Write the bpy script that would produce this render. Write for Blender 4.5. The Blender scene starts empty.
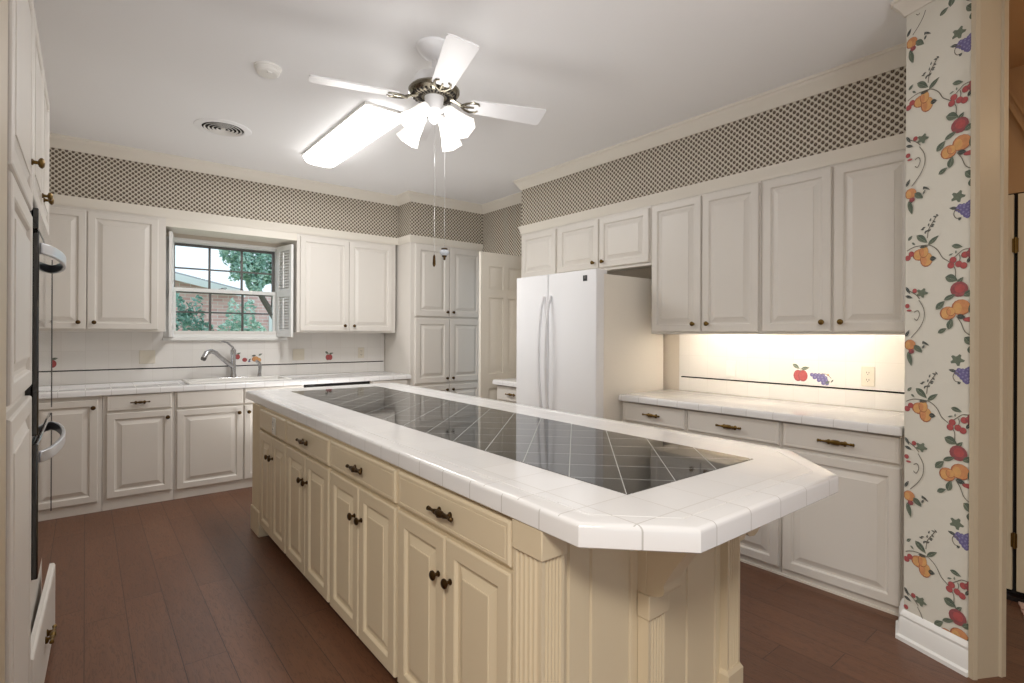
import bpy, bmesh, math, random
from mathutils import Vector, Matrix, Quaternion
R = math.radians
random.seed(7)
scene = bpy.context.scene
C = scene.collection

# ------------------------------------------------------------------ camera
F, YAW, ROLL, CAMH, HORIZON = 528.5, 38.9, 0.27, 1.33, 334.0
cd = bpy.data.cameras.new('camera'); cam = bpy.data.objects.new('camera', cd); C.objects.link(cam)
cd.sensor_width = 36.0; cd.sensor_fit = 'HORIZONTAL'
cd.lens = F / 1024 * 36
cd.shift_y = -(341.5 - HORIZON) / 1024 * 1.0
cd.clip_start = 0.02
cam.location = (0, 0, CAMH)
fw = Vector((math.sin(R(YAW)), math.cos(R(YAW)), 0))
rt = Vector((math.cos(R(YAW)), -math.sin(R(YAW)), 0)); up = Vector((0, 0, 1))
r2 = rt*math.cos(R(ROLL)) + up*math.sin(R(ROLL)); u2 = up*math.cos(R(ROLL)) - rt*math.sin(R(ROLL))
cam.rotation_euler = Matrix((r2, u2, -fw)).transposed().to_euler()
scene.camera = cam

# ------------------------------------------------------------------ world, lights, exposure
w = bpy.data.worlds.new('sky'); scene.world = w; w.use_nodes = True
bgn = w.node_tree.nodes['Background']
bgn.inputs[0].default_value = (0.70, 0.85, 0.97, 1); bgn.inputs[1].default_value = 0.9
scene.view_settings.view_transform = 'Standard'
scene.view_settings.look = 'None'
scene.view_settings.exposure = 0.76
scene.view_settings.gamma = 1.0
scene.view_settings.use_curve_mapping = False
scene.cycles.use_denoising = True
scene.cycles.max_bounces = 8
scene.cycles.diffuse_bounces = 5
scene.cycles.sample_clamp_indirect = 6

E_DIFFUSER, E_SHADE, E_STRIP = 4.0, .4, 21.0

def lamp(name, kind, loc, power, col, size=0.1, rot=None, size_y=None):
    l = bpy.data.lights.new(name, kind); l.energy = power; l.color = col
    if kind == 'AREA':
        l.size = size
        if size_y: l.shape = 'RECTANGLE'; l.size_y = size_y
    else: l.shadow_soft_size = size
    o = bpy.data.objects.new(name, l); o.location = loc
    if rot: o.rotation_euler = rot
    C.objects.link(o); return o

# added fill lamp behind the camera, aimed up to brighten the kitchen ceiling
def aim(a, b): return (Vector(b)-Vector(a)).to_track_quat('-Z', 'Y').to_euler()
fl_ = lamp('added_ceiling_fill', 'AREA', (.2, -1.9, 1.0), 8, (1, .985, .965), .6, aim((.2, -1.9, 1.0), (1.55, 2.9, 4.3)))
fl_.data.spread = R(62)
# added overhead fill lamp, unseen behind and left of the camera
lamp('added_front_fill', 'AREA', (-.9, -.7, 2.74), 64, (1, .95, .87), .7)
# second added fill lamp, hidden low in the aisle behind the island, facing up
f2_ = lamp('added_aisle_fill', 'AREA', (1.6, 4.53, .25), 5.0, (1, .985, .965), .4)
f2_.rotation_euler = (R(180), 0, 0); f2_.data.spread = R(150)

# ------------------------------------------------------------------ materials
def lin(c):
    return tuple((v/255/12.92 if v/255 <= .04045 else ((v/255+.055)/1.055)**2.4) for v in c) + (1,)
MATS = {}
def mat(name, col, rough=.5, metal=0, emit=0, noise=.0, nscale=8, bump=0, coat=0, trans=0, spec=.5):
    if name in MATS: return MATS[name]
    m = bpy.data.materials.new(name); m.use_nodes = True; nt = m.node_tree; b = nt.nodes['Principled BSDF']
    col = lin(col)
    b.inputs['Base Color'].default_value = col
    b.inputs['Roughness'].default_value = rough; b.inputs['Metallic'].default_value = metal
    b.inputs['Specular IOR Level'].default_value = spec
    if coat: b.inputs['Coat Weight'].default_value = coat; b.inputs['Coat Roughness'].default_value = .05
    if trans: b.inputs['Transmission Weight'].default_value = trans
    if emit:
        b.inputs['Emission Color'].default_value = col; b.inputs['Emission Strength'].default_value = emit
    if noise or bump:
        tc = nt.nodes.new('ShaderNodeTexCoord'); nz = nt.nodes.new('ShaderNodeTexNoise'); nz.inputs['Scale'].default_value = nscale
        nz.inputs['Detail'].default_value = 4
        nt.links.new(tc.outputs['Object'], nz.inputs['Vector'])
        if noise:
            mx = nt.nodes.new('ShaderNodeMix'); mx.data_type = 'RGBA'
            mx.inputs[6].default_value = tuple(v*(1-noise) for v in col[:3])+(1,)
            mx.inputs[7].default_value = tuple(min(1, v*(1+noise)) for v in col[:3])+(1,)
            nt.links.new(nz.outputs['Fac'], mx.inputs[0]); nt.links.new(mx.outputs[2], b.inputs['Base Color'])
        if bump:
            bp = nt.nodes.new('ShaderNodeBump'); bp.inputs['Strength'].default_value = bump; bp.inputs['Distance'].default_value = .002
            nt.links.new(nz.outputs['Fac'], bp.inputs['Height']); nt.links.new(bp.outputs[0], b.inputs['Normal'])
    MATS[name] = m; return m

class NT:
    """small helper for building node materials with math nodes"""
    def __init__(s, name):
        s.m = bpy.data.materials.new(name); s.m.use_nodes = True; s.nt = s.m.node_tree; s.b = s.nt.nodes['Principled BSDF']; MATS[name] = s.m
        uv = s.nt.nodes.new('ShaderNodeUVMap'); sx = s.nt.nodes.new('ShaderNodeSeparateXYZ'); s.nt.links.new(uv.outputs[0], sx.inputs[0])
        s.uv = uv.outputs[0]; s.u = sx.outputs[0]; s.v = sx.outputs[1]
    def ma(s, op, a, b=None, c=None):
        n = s.nt.nodes.new('ShaderNodeMath'); n.operation = op
        for i, x in enumerate((a, b, c)):
            if x is None: continue
            if isinstance(x, (int, float)): n.inputs[i].default_value = x
            else: s.nt.links.new(x, n.inputs[i])
        return n.outputs[0]
    def mix(s, f, a, b):
        n = s.nt.nodes.new('ShaderNodeMix'); n.data_type = 'RGBA'
        for i, x in ((0, f), (6, a), (7, b)):
            if isinstance(x, (int, float)): n.inputs[i].default_value = x
            elif isinstance(x, tuple): n.inputs[i].default_value = x
            else: s.nt.links.new(x, n.inputs[i])
        return n.outputs[2]
    def comb(s, x, y, z=0.0):
        n = s.nt.nodes.new('ShaderNodeCombineXYZ')
        for i, q in enumerate((x, y, z)):
            if isinstance(q, (int, float)): n.inputs[i].default_value = q
            else: s.nt.links.new(q, n.inputs[i])
        return n.outputs[0]
    def noise(s, vec, scale, detail=3):
        n = s.nt.nodes.new('ShaderNodeTexNoise'); n.inputs['Scale'].default_value = scale; n.inputs['Detail'].default_value = detail
        s.nt.links.new(vec, n.inputs['Vector']); return n.outputs['Fac']
    def white(s, vec):
        n = s.nt.nodes.new('ShaderNodeTexWhiteNoise'); n.noise_dimensions = '3D'; s.nt.links.new(vec, n.inputs['Vector']); return n.outputs['Value']
    def line(s, x, size, w):      # 1 on a line of width w repeated every `size`
        f = s.ma('FRACT', s.ma('ADD', s.ma('DIVIDE', x, size), .5))
        return s.ma('LESS_THAN', s.ma('ABSOLUTE', s.ma('SUBTRACT', f, .5)), w/size/2)
    def out(s, col=None, rough=None, height=None, strength=.4, dist=.002):
        for x, k in ((col, 'Base Color'), (rough, 'Roughness')):
            if x is None: continue
            if isinstance(x, (int, float, tuple)): s.b.inputs[k].default_value = x
            else: s.nt.links.new(x, s.b.inputs[k])
        if height is not None:
            bp = s.nt.nodes.new('ShaderNodeBump'); bp.inputs['Strength'].default_value = strength; bp.inputs['Distance'].default_value = dist
            s.nt.links.new(height, bp.inputs['Height']); s.nt.links.new(bp.outputs[0], s.b.inputs['Normal'])
        return s.m

def tile_mat(name, col, grout, size=.152, gw=.0025, rot=0, ou=0, ov=0, rough=.12, vary=.03):
    k = NT(name); u = k.ma('SUBTRACT', k.u, ou); v = k.ma('SUBTRACT', k.v, ov)
    if rot:
        c, s_ = math.cos(rot), math.sin(rot)
        u, v = k.ma('ADD', k.ma('MULTIPLY', u, c), k.ma('MULTIPLY', v, s_)), k.ma('SUBTRACT', k.ma('MULTIPLY', v, c), k.ma('MULTIPLY', u, s_))
    g = k.ma('MAXIMUM', k.line(u, size, gw), k.line(v, size, gw))
    cell = k.comb(k.ma('FLOOR', k.ma('DIVIDE', u, size)), k.ma('FLOOR', k.ma('DIVIDE', v, size)))
    wn = k.white(cell); c = lin(col)
    base = k.mix(wn, tuple(x*(1-vary) for x in c[:3])+(1,), tuple(min(1, x*(1+vary)) for x in c[:3])+(1,))
    k.b.inputs['Specular IOR Level'].default_value = .5
    wav = k.noise(k.uv, 22, 1)
    h = k.ma('SUBTRACT', k.ma('MULTIPLY', wav, .25), g)
    return k.out(k.mix(g, base, lin(grout)), k.ma('ADD', k.ma('MULTIPLY', g, .5), rough), h, .25, .0015)

PAINT = mat('almond_cabinet_paint', (222, 217, 210), .38, noise=.015, nscale=3)
TRIMP = mat('almond_trim_paint', (228, 222, 211), .4, noise=.015, nscale=3)
PAINT_WARMLIT = mat('island_warm_lit_paint', (218, 202, 173), .36, noise=.02, nscale=3)  # almond like the wall cabinets, with the island's warm light put into the colour
CEIL = mat('ceiling_paint', (244, 244, 245), .9, noise=.01, nscale=2, bump=.1)
WALLP = mat('beige_wall_paint', (214, 204, 190), .8, noise=.015, nscale=2)
TANW = mat('tan_hall_paint', (178, 144, 106), .85, noise=.03, nscale=2)
JAMB = mat('tan_casing_paint', (196, 182, 158), .45, noise=.015, nscale=3)
WHITEP = mat('white_window_paint', (238, 238, 236), .4, noise=.01, nscale=3)
PLASTIC = mat('white_plastic', (236, 234, 230), .35, noise=.01, nscale=5)
IVORY = mat('ivory_plastic', (226, 219, 204), .4, noise=.01, nscale=5)
FRIDGE = mat('white_appliance_enamel', (238, 238, 240), .22, noise=.01, nscale=3)
FRIDGES = mat('bisque_appliance_side', (236, 230, 220), .4, noise=.01, nscale=60, bump=.1)
BRASS = mat('antique_brass', (112, 88, 48), .38, 1, noise=.25, nscale=60)
DBRASS = mat('dark_brass', (84, 64, 40), .4, 1, noise=.25, nscale=60)
CHROME = mat('brushed_chrome', (190, 190, 192), .2, 1, noise=.03, nscale=30)
NICKEL = mat('polished_fan_brass', (138, 132, 118), .25, 1, noise=.1, nscale=40)
BLACK = mat('black_oven_enamel', (16, 15, 15), .2, noise=.1, nscale=5)
GLASSB = mat('black_oven_glass', (14, 13, 13), .03, noise=.05, nscale=5, coat=1)
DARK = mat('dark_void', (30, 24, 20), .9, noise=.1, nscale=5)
STEEL = mat('handle_steel', (208, 210, 216), .28, .6, noise=.03, nscale=30)
BLADE = mat('white_fan_blade', (240, 240, 242), .35, noise=.01, nscale=6)
GREY = mat('grey_muntin_bronze', (96, 94, 92), .4, .3, noise=.05, nscale=10)
LIGHTM = mat('lit_diffuser', (255, 253, 250), .4, emit=E_DIFFUSER, noise=.0)
SHADEM = mat('lit_frosted_shade', (255, 250, 244), .4, emit=E_SHADE)
STRIPM = mat('lit_warm_strip', (255, 241, 220), .4, emit=E_STRIP)
THRESH = mat('dark_threshold', (26, 14, 10), .5, noise=.2, nscale=20)

TILE = tile_mat('white_counter_tile', (234, 233, 233), (196, 193, 190), gw=.003)
TILEI = tile_mat('white_island_tile', (234, 233, 233), (190, 187, 184), ou=1.108, ov=.892, gw=.003)
TILEB = tile_mat('white_backsplash_tile', (236, 233, 229), (222, 218, 213), ov=1.022, ou=.0, rough=.2)
TILEK = tile_mat('black_inset_tile', (30, 32, 33), (176, 178, 176), rot=R(45), ou=1.105, ov=.892, gw=.0026, rough=.05, vary=.25)
TILEK.node_tree.nodes['Principled BSDF'].inputs['IOR'].default_value = 1.65

def make_dots():
    k = NT('brown_dot_wallpaper'); pu, pv = .0195, .037
    def lattice(ou, ov):
        a = k.ma('SUBTRACT', k.ma('FRACT', k.ma('DIVIDE', k.ma('ADD', k.u, ou), pu*2)), .5)
        b = k.ma('SUBTRACT', k.ma('FRACT', k.ma('DIVIDE', k.ma('ADD', k.v, ov), pv)), .5)
        a = k.ma('MULTIPLY', a, pu*2); b = k.ma('MULTIPLY', b, pv)
        return a, b
    a1, b1 = lattice(0, 0); a2, b2 = lattice(pu, pv/2)
    def ell(a, b, rx, ry, oy=0):
        if oy: b = k.ma('ADD', b, oy)
        return k.ma('LESS_THAN', k.ma('ADD', k.ma('POWER', k.ma('ABSOLUTE', k.ma('DIVIDE', a, rx)), 2), k.ma('POWER', k.ma('ABSOLUTE', k.ma('DIVIDE', b, ry)), 2)), 1.0)
    dot = k.ma('MAXIMUM', ell(a1, b1, .0090, .0102), ell(a2, b2, .0090, .0102))
    hi = k.ma('MAXIMUM', ell(a1, b1, .0032, .0042, -.003), ell(a2, b2, .0032, .0042, -.003))
    halo = k.ma('MAXIMUM', ell(a1, b1, .0142, .0155), ell(a2, b2, .0142, .0155))
    c = k.mix(halo, lin((224, 218, 207)), lin((198, 190, 175)))
    c = k.mix(dot, c, lin((82, 70, 59)))
    c = k.mix(hi, c, lin((128, 110, 90)))
    return k.out(c, .75)
DOTS = make_dots()

def make_wood():
    k = NT('dark_scraped_wood_floor'); PW, PL = .155, 1.25
    row = k.ma('FLOOR', k.ma('DIVIDE', k.u, PW))
    off = k.ma('MULTIPLY', k.white(k.comb(row, 3.3)), PL)
    vv = k.ma('ADD', k.v, off); col = k.ma('FLOOR', k.ma('DIVIDE', vv, PL))
    rnd = k.white(k.comb(row, col, 1.7))
    gap = k.ma('MAXIMUM', k.line(k.u, PW, .003), k.line(vv, PL, .003))
    sh = k.ma('MULTIPLY', rnd, 7)
    g1 = k.noise(k.comb(k.ma('ADD', k.ma('MULTIPLY', k.u, 14), sh), k.ma('MULTIPLY', k.v, 1.6), sh), 2.0, 5)
    fine = k.noise(k.comb(k.ma('MULTIPLY', k.u, 90), k.ma('MULTIPLY', k.v, 5), sh), 2.0, 3)
    rings = k.ma('FRACT', k.ma('MULTIPLY', g1, 11))
    ring = k.ma('LESS_THAN', rings, .22)
    c = k.mix(rnd, lin((106, 70, 50)), lin((120, 82, 60)))
    c = k.mix(k.ma('MULTIPLY', g1, .7), c, lin((76, 46, 32)))
    c = k.mix(k.ma('MULTIPLY', ring, .5), c, lin((58, 35, 25)))
    c = k.mix(k.ma('MULTIPLY', fine, .25), c, lin((146, 104, 78)))
    c = k.mix(gap, c, lin((58, 35, 25)))
    h = k.ma('SUBTRACT', k.ma('ADD', k.ma('MULTIPLY', g1, 1.0), k.ma('MULTIPLY', fine, .25)), k.ma('ADD', k.ma('MULTIPLY', gap, 1.0), k.ma('MULTIPLY', ring, .15)))
    return k.out(c, k.ma('ADD', .3, k.ma('MULTIPLY', fine, .14)), h, .35, .003)
WOOD = make_wood()

def make_brick():
    k = NT('red_brick'); bw, bh = .21, .075
    row = k.ma('FLOOR', k.ma('DIVIDE', k.v, bh)); uu = k.ma('ADD', k.u, k.ma('MULTIPLY', k.ma('MODULO', row, 2), bw/2))
    g = k.ma('MAXIMUM', k.line(uu, bw, .012), k.line(k.v, bh, .012))
    rn = k.white(k.comb(k.ma('FLOOR', k.ma('DIVIDE', uu, bw)), row))
    c = k.mix(rn, lin((222, 172, 166)), lin((240, 198, 192))); c = k.mix(g, c, lin((240, 226, 222)))
    return k.out(c, .9)
BRICK = make_brick()

# ------------------------------------------------------------------ mesh helpers
class MB:
    def __init__(s): s.v = []; s.f = []; s.m = []
    def face(s, pts, m=0):
        n = len(s.v); s.v += [tuple(p) for p in pts]; s.f.append(tuple(range(n, n+len(pts)))); s.m.append(m)
    def box(s, x0, x1, y0, y1, z0, z1, m=0):
        n = len(s.v)
        s.v += [(x0,y0,z0),(x1,y0,z0),(x1,y1,z0),(x0,y1,z0),(x0,y0,z1),(x1,y0,z1),(x1,y1,z1),(x0,y1,z1)]
        for q in ((3,2,1,0),(4,5,6,7),(0,1,5,4),(1,2,6,5),(2,3,7,6),(3,0,4,7)):
            s.f.append(tuple(n+i for i in q)); s.m.append(m)
        return s
    def loops(s, L, cap0=True, cap1=True, m=0, closed=True):
        n = len(s.v); k = len(L[0])
        for l in L: s.v += [tuple(p) for p in l]
        for i in range(len(L)-1):
            for j in range(k if closed else k-1):
                a = n+i*k+j; b = n+i*k+(j+1) % k
                s.f.append((a, b, b+k, a+k)); s.m.append(m)
        if cap0: s.f.append(tuple(n+j for j in reversed(range(k)))); s.m.append(m)
        if cap1: s.f.append(tuple(n+(len(L)-1)*k+j for j in range(k))); s.m.append(m)
        return s
    def prism(s, poly, z0, z1, m=0):
        return s.loops([[(x, y, z0) for x, y in poly], [(x, y, z1) for x, y in poly]], m=m)
    def slab(s, poly, z0, z1, rad=.014, groove=None, m=0):
        L = [[(x, y, z0) for x, y in inset(poly, .003)], [(x, y, z0+.003) for x, y in poly]]
        for a in (0, 22.5, 45, 67.5, 90):
            L.append([(x, y, z1-rad+rad*math.sin(R(a))) for x, y in inset(poly, rad-rad*math.cos(R(a)))])
        if groove:
            for d, dz in ((groove-.002, 0), (groove, -.0022), (groove+.002, 0)):
                L.append([(x, y, z1+dz) for x, y in inset(poly, d)])
        return s.loops(L, m=m)
    def lathe(s, prof, c=(0,0,0), d=(0,0,1), n=16, m=0, cap0=True, cap1=True):
        q = Vector((0,0,1)).rotation_difference(Vector(d).normalized()); c = Vector(c); L = []
        for r, z in prof:
            L.append([c + q @ Vector((r*math.cos(2*math.pi*i/n), r*math.sin(2*math.pi*i/n), z)) for i in range(n)])
        return s.loops(L, cap0, cap1, m)
    def tube(s, path, r, n=8, m=0, flat=None):
        path = [Vector(p) for p in path]; L = []; prev = None
        for i, p in enumerate(path):
            t = (path[min(i+1, len(path)-1)] - path[max(i-1, 0)]).normalized()
            if prev is None:
                a = Vector((0,0,1)) if abs(t.z) < .9 else Vector((1,0,0))
                x = t.cross(a).normalized()
            else: x = (prev - t*prev.dot(t)).normalized()
            prev = x; y = t.cross(x); rr = r[i] if isinstance(r, (list, tuple)) else r
            fx, fy = flat or (1, 1)
            L.append([p + x*(rr*fx*math.cos(2*math.pi*j/n)) + y*(rr*fy*math.sin(2*math.pi*j/n)) for j in range(n)])
        return s.loops(L, m=m)
    def sweep(s, path, prof, m=0, caps=True):
        """profile of (out, z) swept along a plan polyline; out is to the right-hand side, mitred"""
        P = [Vector(p) for p in path]; L = []
        for i, p in enumerate(P):
            ns = []
            for a, b in ((i-1, i), (i, i+1)):
                if a >= 0 and b < len(P):
                    d = (P[b]-P[a]).normalized(); ns.append(Vector((d.y, -d.x)))
            if len(ns) == 2:
                h = (ns[0]+ns[1]).normalized(); mm = h/max(.25, h.dot(ns[0]))
            else: mm = ns[0]
            L.append([(p.x+mm.x*o, p.y+mm.y*o, z) for o, z in prof])
        return s.loops(L, caps, caps, m)
    def panel(s, x0, x1, z0, z1, t, frame=.055, m=0, flat=False):
        """raised panel cabinet door facing -y, back at y=0"""
        def ring(i, y): return [(x0+i, y, z0+i), (x1-i, y, z0+i), (x1-i, y, z1-i), (x0+i, y, z1-i)]
        if flat:
            L = [ring(0, 0), ring(0, -t+.007), ring(.003, -t+.003), ring(.007, -t), ]
            L += [ring(.016, -t), ring(.018, -t+.0015), ring(.02, -t)]
        else:
            L = [ring(0, 0), ring(0, -t+.006), ring(.002, -t+.002), ring(.006, -t), ring(frame-.012, -t), ring(frame-.008, -t+.003),
                 ring(frame-.004, -t+.011), ring(frame+.006, -t+.012), ring(frame+.032, -t+.003), ring(frame+.033, -t+.0005), ring(frame+.036, -t)]
        return s.loops(L, m=m)
    def build(s, name, mats, parent=None, O=(0,0,0), smooth=32, bevel=0, seg=2):
        me = bpy.data.meshes.new(name)
        me.from_pydata([(x-O[0], y-O[1], z-O[2]) for x, y, z in s.v], [], s.f)
        if not isinstance(mats, (list, tuple)): mats = [mats]
        for q in mats: me.materials.append(q)
        me.polygons.foreach_set('material_index', s.m)
        bm = bmesh.new(); bm.from_mesh(me); bmesh.ops.recalc_face_normals(bm, faces=bm.faces); bm.to_mesh(me); bm.free()
        uv = me.uv_layers.new(name='UVMap')
        for p in me.polygons:
            n = p.normal; ax = max(range(3), key=lambda i: abs(n[i])+(.001 if i == 2 else 0))
            for li in p.loop_indices:
                c = me.vertices[me.loops[li].vertex_index].co
                c = (c[0]+O[0], c[1]+O[1], c[2]+O[2])
                uv.data[li].uv = (c[1], c[2]) if ax == 0 else (c[0], c[2]) if ax == 1 else (c[0], c[1])
        me.polygons.foreach_set('use_smooth', [True]*len(me.polygons))
        me.set_sharp_from_angle(angle=R(smooth))
        o = bpy.data.objects.new(name, me); C.objects.link(o)
        if parent: o.parent = parent
        elif any(O): o.location = O
        if bevel:
            b = o.modifiers.new('bevel', 'BEVEL'); b.width = bevel; b.segments = seg; b.limit_method = 'ANGLE'; b.angle_limit = R(40)
        return o

def inset(poly, d):
    """inset a CCW polygon by d"""
    n = len(poly); out = []
    for i in range(n):
        a, b, c = Vector(poly[i-1]), Vector(poly[i]), Vector(poly[(i+1) % n])
        d1 = (b-a).normalized(); d2 = (c-b).normalized()
        n1 = Vector((-d1.y, d1.x)); n2 = Vector((-d2.y, d2.x)); h = (n1+n2).normalized()
        q = b + h*(d/max(.3, h.dot(n1))); out.append((q.x, q.y))
    return out

def tag(o, label=None, cat=None, group=None, kind=None):
    if label: o['label'] = label
    if cat: o['category'] = cat
    if group: o['group'] = group
    if kind: o['kind'] = kind
    return o
def thing(name, label, cat, loc=(0,0,0), rot=0, group=None):
    o = bpy.data.objects.new(name, None); C.objects.link(o); o.empty_display_size = .1
    o.location = loc; o.rotation_euler = (0, 0, rot)
    return tag(o, label, cat, group)
def struct(name, mb, m, label=None, cat=None, **k):
    o = mb.build(name, m, **k); o['kind'] = 'structure'
    return tag(o, label, cat)
def dup(o, loc=None, rot=None, label=None, parent=None):
    c = o.copy(); C.objects.link(c)
    if parent: c.parent = parent
    if loc: c.location = loc
    if rot is not None: c.rotation_euler = (0, 0, rot)
    if label: c['label'] = label
    for ch in [x for x in C.objects if x.parent == o]: dup(ch, parent=c)
    return c

# ------------------------------------------------------------------ room shell
CZ = 2.80; YW, XW, XL = 5.57, 3.58, -.78          # ceiling height, back wall, right wall, left wall
YU, XU, YB, XR = 5.235, 3.25, 4.96, 3.01           # upper and base cabinet fronts
TOP = .905                                         # counter height
struct('floor', MB().box(-4.0, 4.5, -3.2, 5.6, -.06, 0), WOOD)
struct('ceiling', MB().box(-4.0, 4.5, -3.2, 5.72, CZ, CZ+.06), CEIL)
WX0, WX1, WZ0, WZ1 = .585, 1.50, 1.292, 2.165      # window opening
b = MB()
b.box(XL, WX0, YW, YW+.14, 0, CZ); b.box(WX1, 4.5, YW, YW+.14, 0, CZ); b.box(WX0, WX1, YW, YW+.14, 0, WZ0); b.box(WX0, WX1, YW, YW+.14, WZ1, CZ)
struct('wall_back', b, WALLP)
struct('wall_left', MB().box(XL-.1, XL, .9, YW+.14, 0, CZ), WALLP)
b = MB(); b.box(XW, XW+.1, .77, 4.17, 0, CZ); b.box(XW, XW+.1, 4.93, YW, 0, CZ); b.box(XW, XW+.1, 4.17, 4.93, 2.14, CZ)
struct('wall_right', b, WALLP)
# papered soffits over the cabinets
b = MB(); b.box(XL, 2.635, YU, YW, 2.29, CZ); b.box(2.635, XW, YB, YW, 2.357, CZ)
struct('wall_soffit_back', b, DOTS)
struct('wall_soffit_right', MB().box(XU, XW, .77, 3.89, 2.29, CZ), DOTS)
struct('wall_paper_corner', MB().box(XW-.02, XW, 3.89, 4.96, 2.14, CZ), DOTS)

# near right wall end, cut at an angle, with fruit wallpaper
MOTIF=[
('peach',0.018,1.946,0.019,0.017,0),
('leaf',0.056,1.93,0.017,0.011,-25),
('dark',0.022,1.915,0.009,0.008,90),
('leaf',0.019,1.883,0.023,0.008,-75),
('ivy',0.208,1.891,0.025,0.02,20),
('grape',0.252,1.858,0.009,0.009,0),
('grape',0.251,1.844,0.009,0.009,0),
('grape',0.25,1.833,0.009,0.009,0),
('grape',0.244,1.816,0.009,0.009,0),
('grape',0.243,1.806,0.009,0.009,0),
('grape',0.245,1.853,0.009,0.009,0),
('grape',0.242,1.84,0.009,0.009,0),
('grape',0.238,1.829,0.009,0.009,0),
('grape',0.236,1.811,0.009,0.009,0),
('grape',0.229,1.849,0.009,0.009,0),
('grape',0.228,1.84,0.009,0.009,0),
('grape',0.226,1.822,0.009,0.009,0),
('grape',0.215,1.85,0.009,0.009,0),
('grape',0.216,1.833,0.009,0.009,0),
('grape',0.205,1.841,0.009,0.009,0),
('dark',0.19,1.848,0.013,0.006,170),
('vine',[(0.217,1.831),(0.202,1.841),(0.193,1.823),(0.202,1.805),(0.215,1.804)]),
('vine',[(0.26,1.884),(0.259,1.859)]),
('dark',0.216,1.8,0.007,0.005,40),
('dark',0.13,1.833,0.007,0.003,128.54330705001647),
('dark',0.12,1.829,0.007,0.003,165.7977601650974),
('dark',0.104,1.819,0.007,0.003,71.09341272013391),
('dark',0.118,1.809,0.007,0.003,144.1635787773411),
('dark',0.097,1.799,0.007,0.003,80.03179008913692),
('dark',0.113,1.796,0.007,0.003,168.4056099068138),
('dark',0.11,1.79,0.007,0.003,158.19599886084748),
('dark',0.078,1.79,0.007,0.003,17.541775751557896),
('dark',0.091,1.774,0.007,0.003,24.4743948361204),
('dark',0.101,1.775,0.007,0.003,39.05764942196472),
('dark',0.071,1.784,0.007,0.003,173.78642500167652),
('dark',0.084,1.77,0.007,0.003,78.50913599293727),
('vine',[(0.13,1.833),(0.113,1.806),(0.097,1.779),(0.092,1.743)]),
('leaf',0.07,1.743,0.027,0.013,-40),
('leaf',0.116,1.731,0.024,0.009,38),
('leaf',0.021,1.755,0.012,0.006,45),
('leaf',0.035,1.728,0.009,0.004,-40),
('peach',0.064,1.677,0.03,0.023,0),
('pear',0.088,1.653,0.023,0.028,0),
('pear',0.078,1.687,0.017,0.023,0),
('berry',0.026,1.685,0.011,0.011,0),
('berry',0.011,1.669,0.012,0.011,0),
('dark',0.115,1.654,0.012,0.01,0),
('dark',0.078,1.709,0.016,0.006,0),
('vine',[(-0.003,1.695),(0.038,1.714),(0.091,1.714),(0.114,1.705),(0.136,1.683),(0.152,1.653),(0.179,1.631),(0.2,1.601),(0.202,1.565),(0.216,1.534)]),
('vine',[(0.191,1.644),(0.212,1.661),(0.229,1.674),(0.252,1.676)]),
('vine',[(0.212,1.622),(0.218,1.641),(0.215,1.657)]),
('berry',0.192,1.638,0.012,0.012,0),
('berry',0.184,1.617,0.012,0.012,0),
('berry',0.213,1.619,0.012,0.012,0),
('berry',0.231,1.611,0.012,0.012,0),
('berry',0.235,1.653,0.012,0.012,0),
('plum',0.25,1.657,0.011,0.011,0),
('plum',0.259,1.669,0.011,0.011,0),
('plum',0.26,1.644,0.011,0.011,0),
('dark',0.25,1.632,0.012,0.006,60),
('leaf',0.207,1.691,0.019,0.009,-15),
('leaf',0.185,1.661,0.009,0.003,20),
('leaf',0.203,1.669,0.006,0.003,90),
('leaf',0.187,1.563,0.023,0.016,-20),
('leaf',0.22,1.553,0.015,0.008,50),
('plum',0.215,1.518,0.03,0.028,0),
('berry',0.216,1.52,0.02,0.019,0),
('leaf',0.251,1.5,0.02,0.011,25),
('leaf',0.181,1.488,0.023,0.009,25),
('peach',0.174,1.423,0.028,0.025,0),
('peach',0.222,1.445,0.032,0.029,0),
('pear',0.185,1.429,0.015,0.016,0),
('leaf',0.145,1.457,0.022,0.012,45),
('leaf',0.183,1.38,0.022,0.012,75),
('leaf',0.153,1.352,0.018,0.009,30),
('dark',0.223,1.407,0.016,0.01,-10),
('leaf',0.259,1.444,0.023,0.009,80),
('berry',0.257,1.396,0.026,0.009,70),
('vine',[(0.207,1.408),(0.223,1.383),(0.237,1.348),(0.263,1.329)]),
('leaf',0.253,1.31,0.022,0.015,-40),
('leaf',0.257,1.279,0.016,0.01,80),
('vine',[(0.059,1.484),(0.08,1.445),(0.08,1.401),(0.06,1.36),(0.027,1.322)]),
('dark',0.012,1.341,0.016,0.006,60),
('ivy',0.072,1.513,0.023,0.017,30),
('berry',0.042,1.524,0.009,0.009,0),
('dark',0.013,1.528,0.017,0.006,-60),
('dark',0.018,1.499,0.015,0.006,-20),
('vine',[(0.018,1.527),(0.046,1.508),(0.063,1.489)]),
('berry',0.011,1.46,0.009,0.009,0),
('berry',0.019,1.44,0.01,0.004,-80),
('peach',0.023,1.291,0.022,0.021,0),
('plum',0.029,1.263,0.011,0.009,0),
('leaf',0.057,1.274,0.021,0.012,-40),
('leaf',0.022,1.23,0.029,0.01,-75),
('dark',0.089,1.298,0.016,0.004,-35),
('dark',0.08,1.285,0.009,0.004,60),
('dark',0.078,1.302,0.007,0.003,90),
('vine',[(0.041,1.432),(0.056,1.439),(0.063,1.42),(0.052,1.397),(0.041,1.405)])]
P1, P2 = Vector((2.802, .722)), Vector((2.704, .475)); WD = (P2-P1).normalized(); WN = Vector((WD.y, -WD.x)); WLEN = (P2-P1).length
if WN.x > 0: WN = -WN
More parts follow.
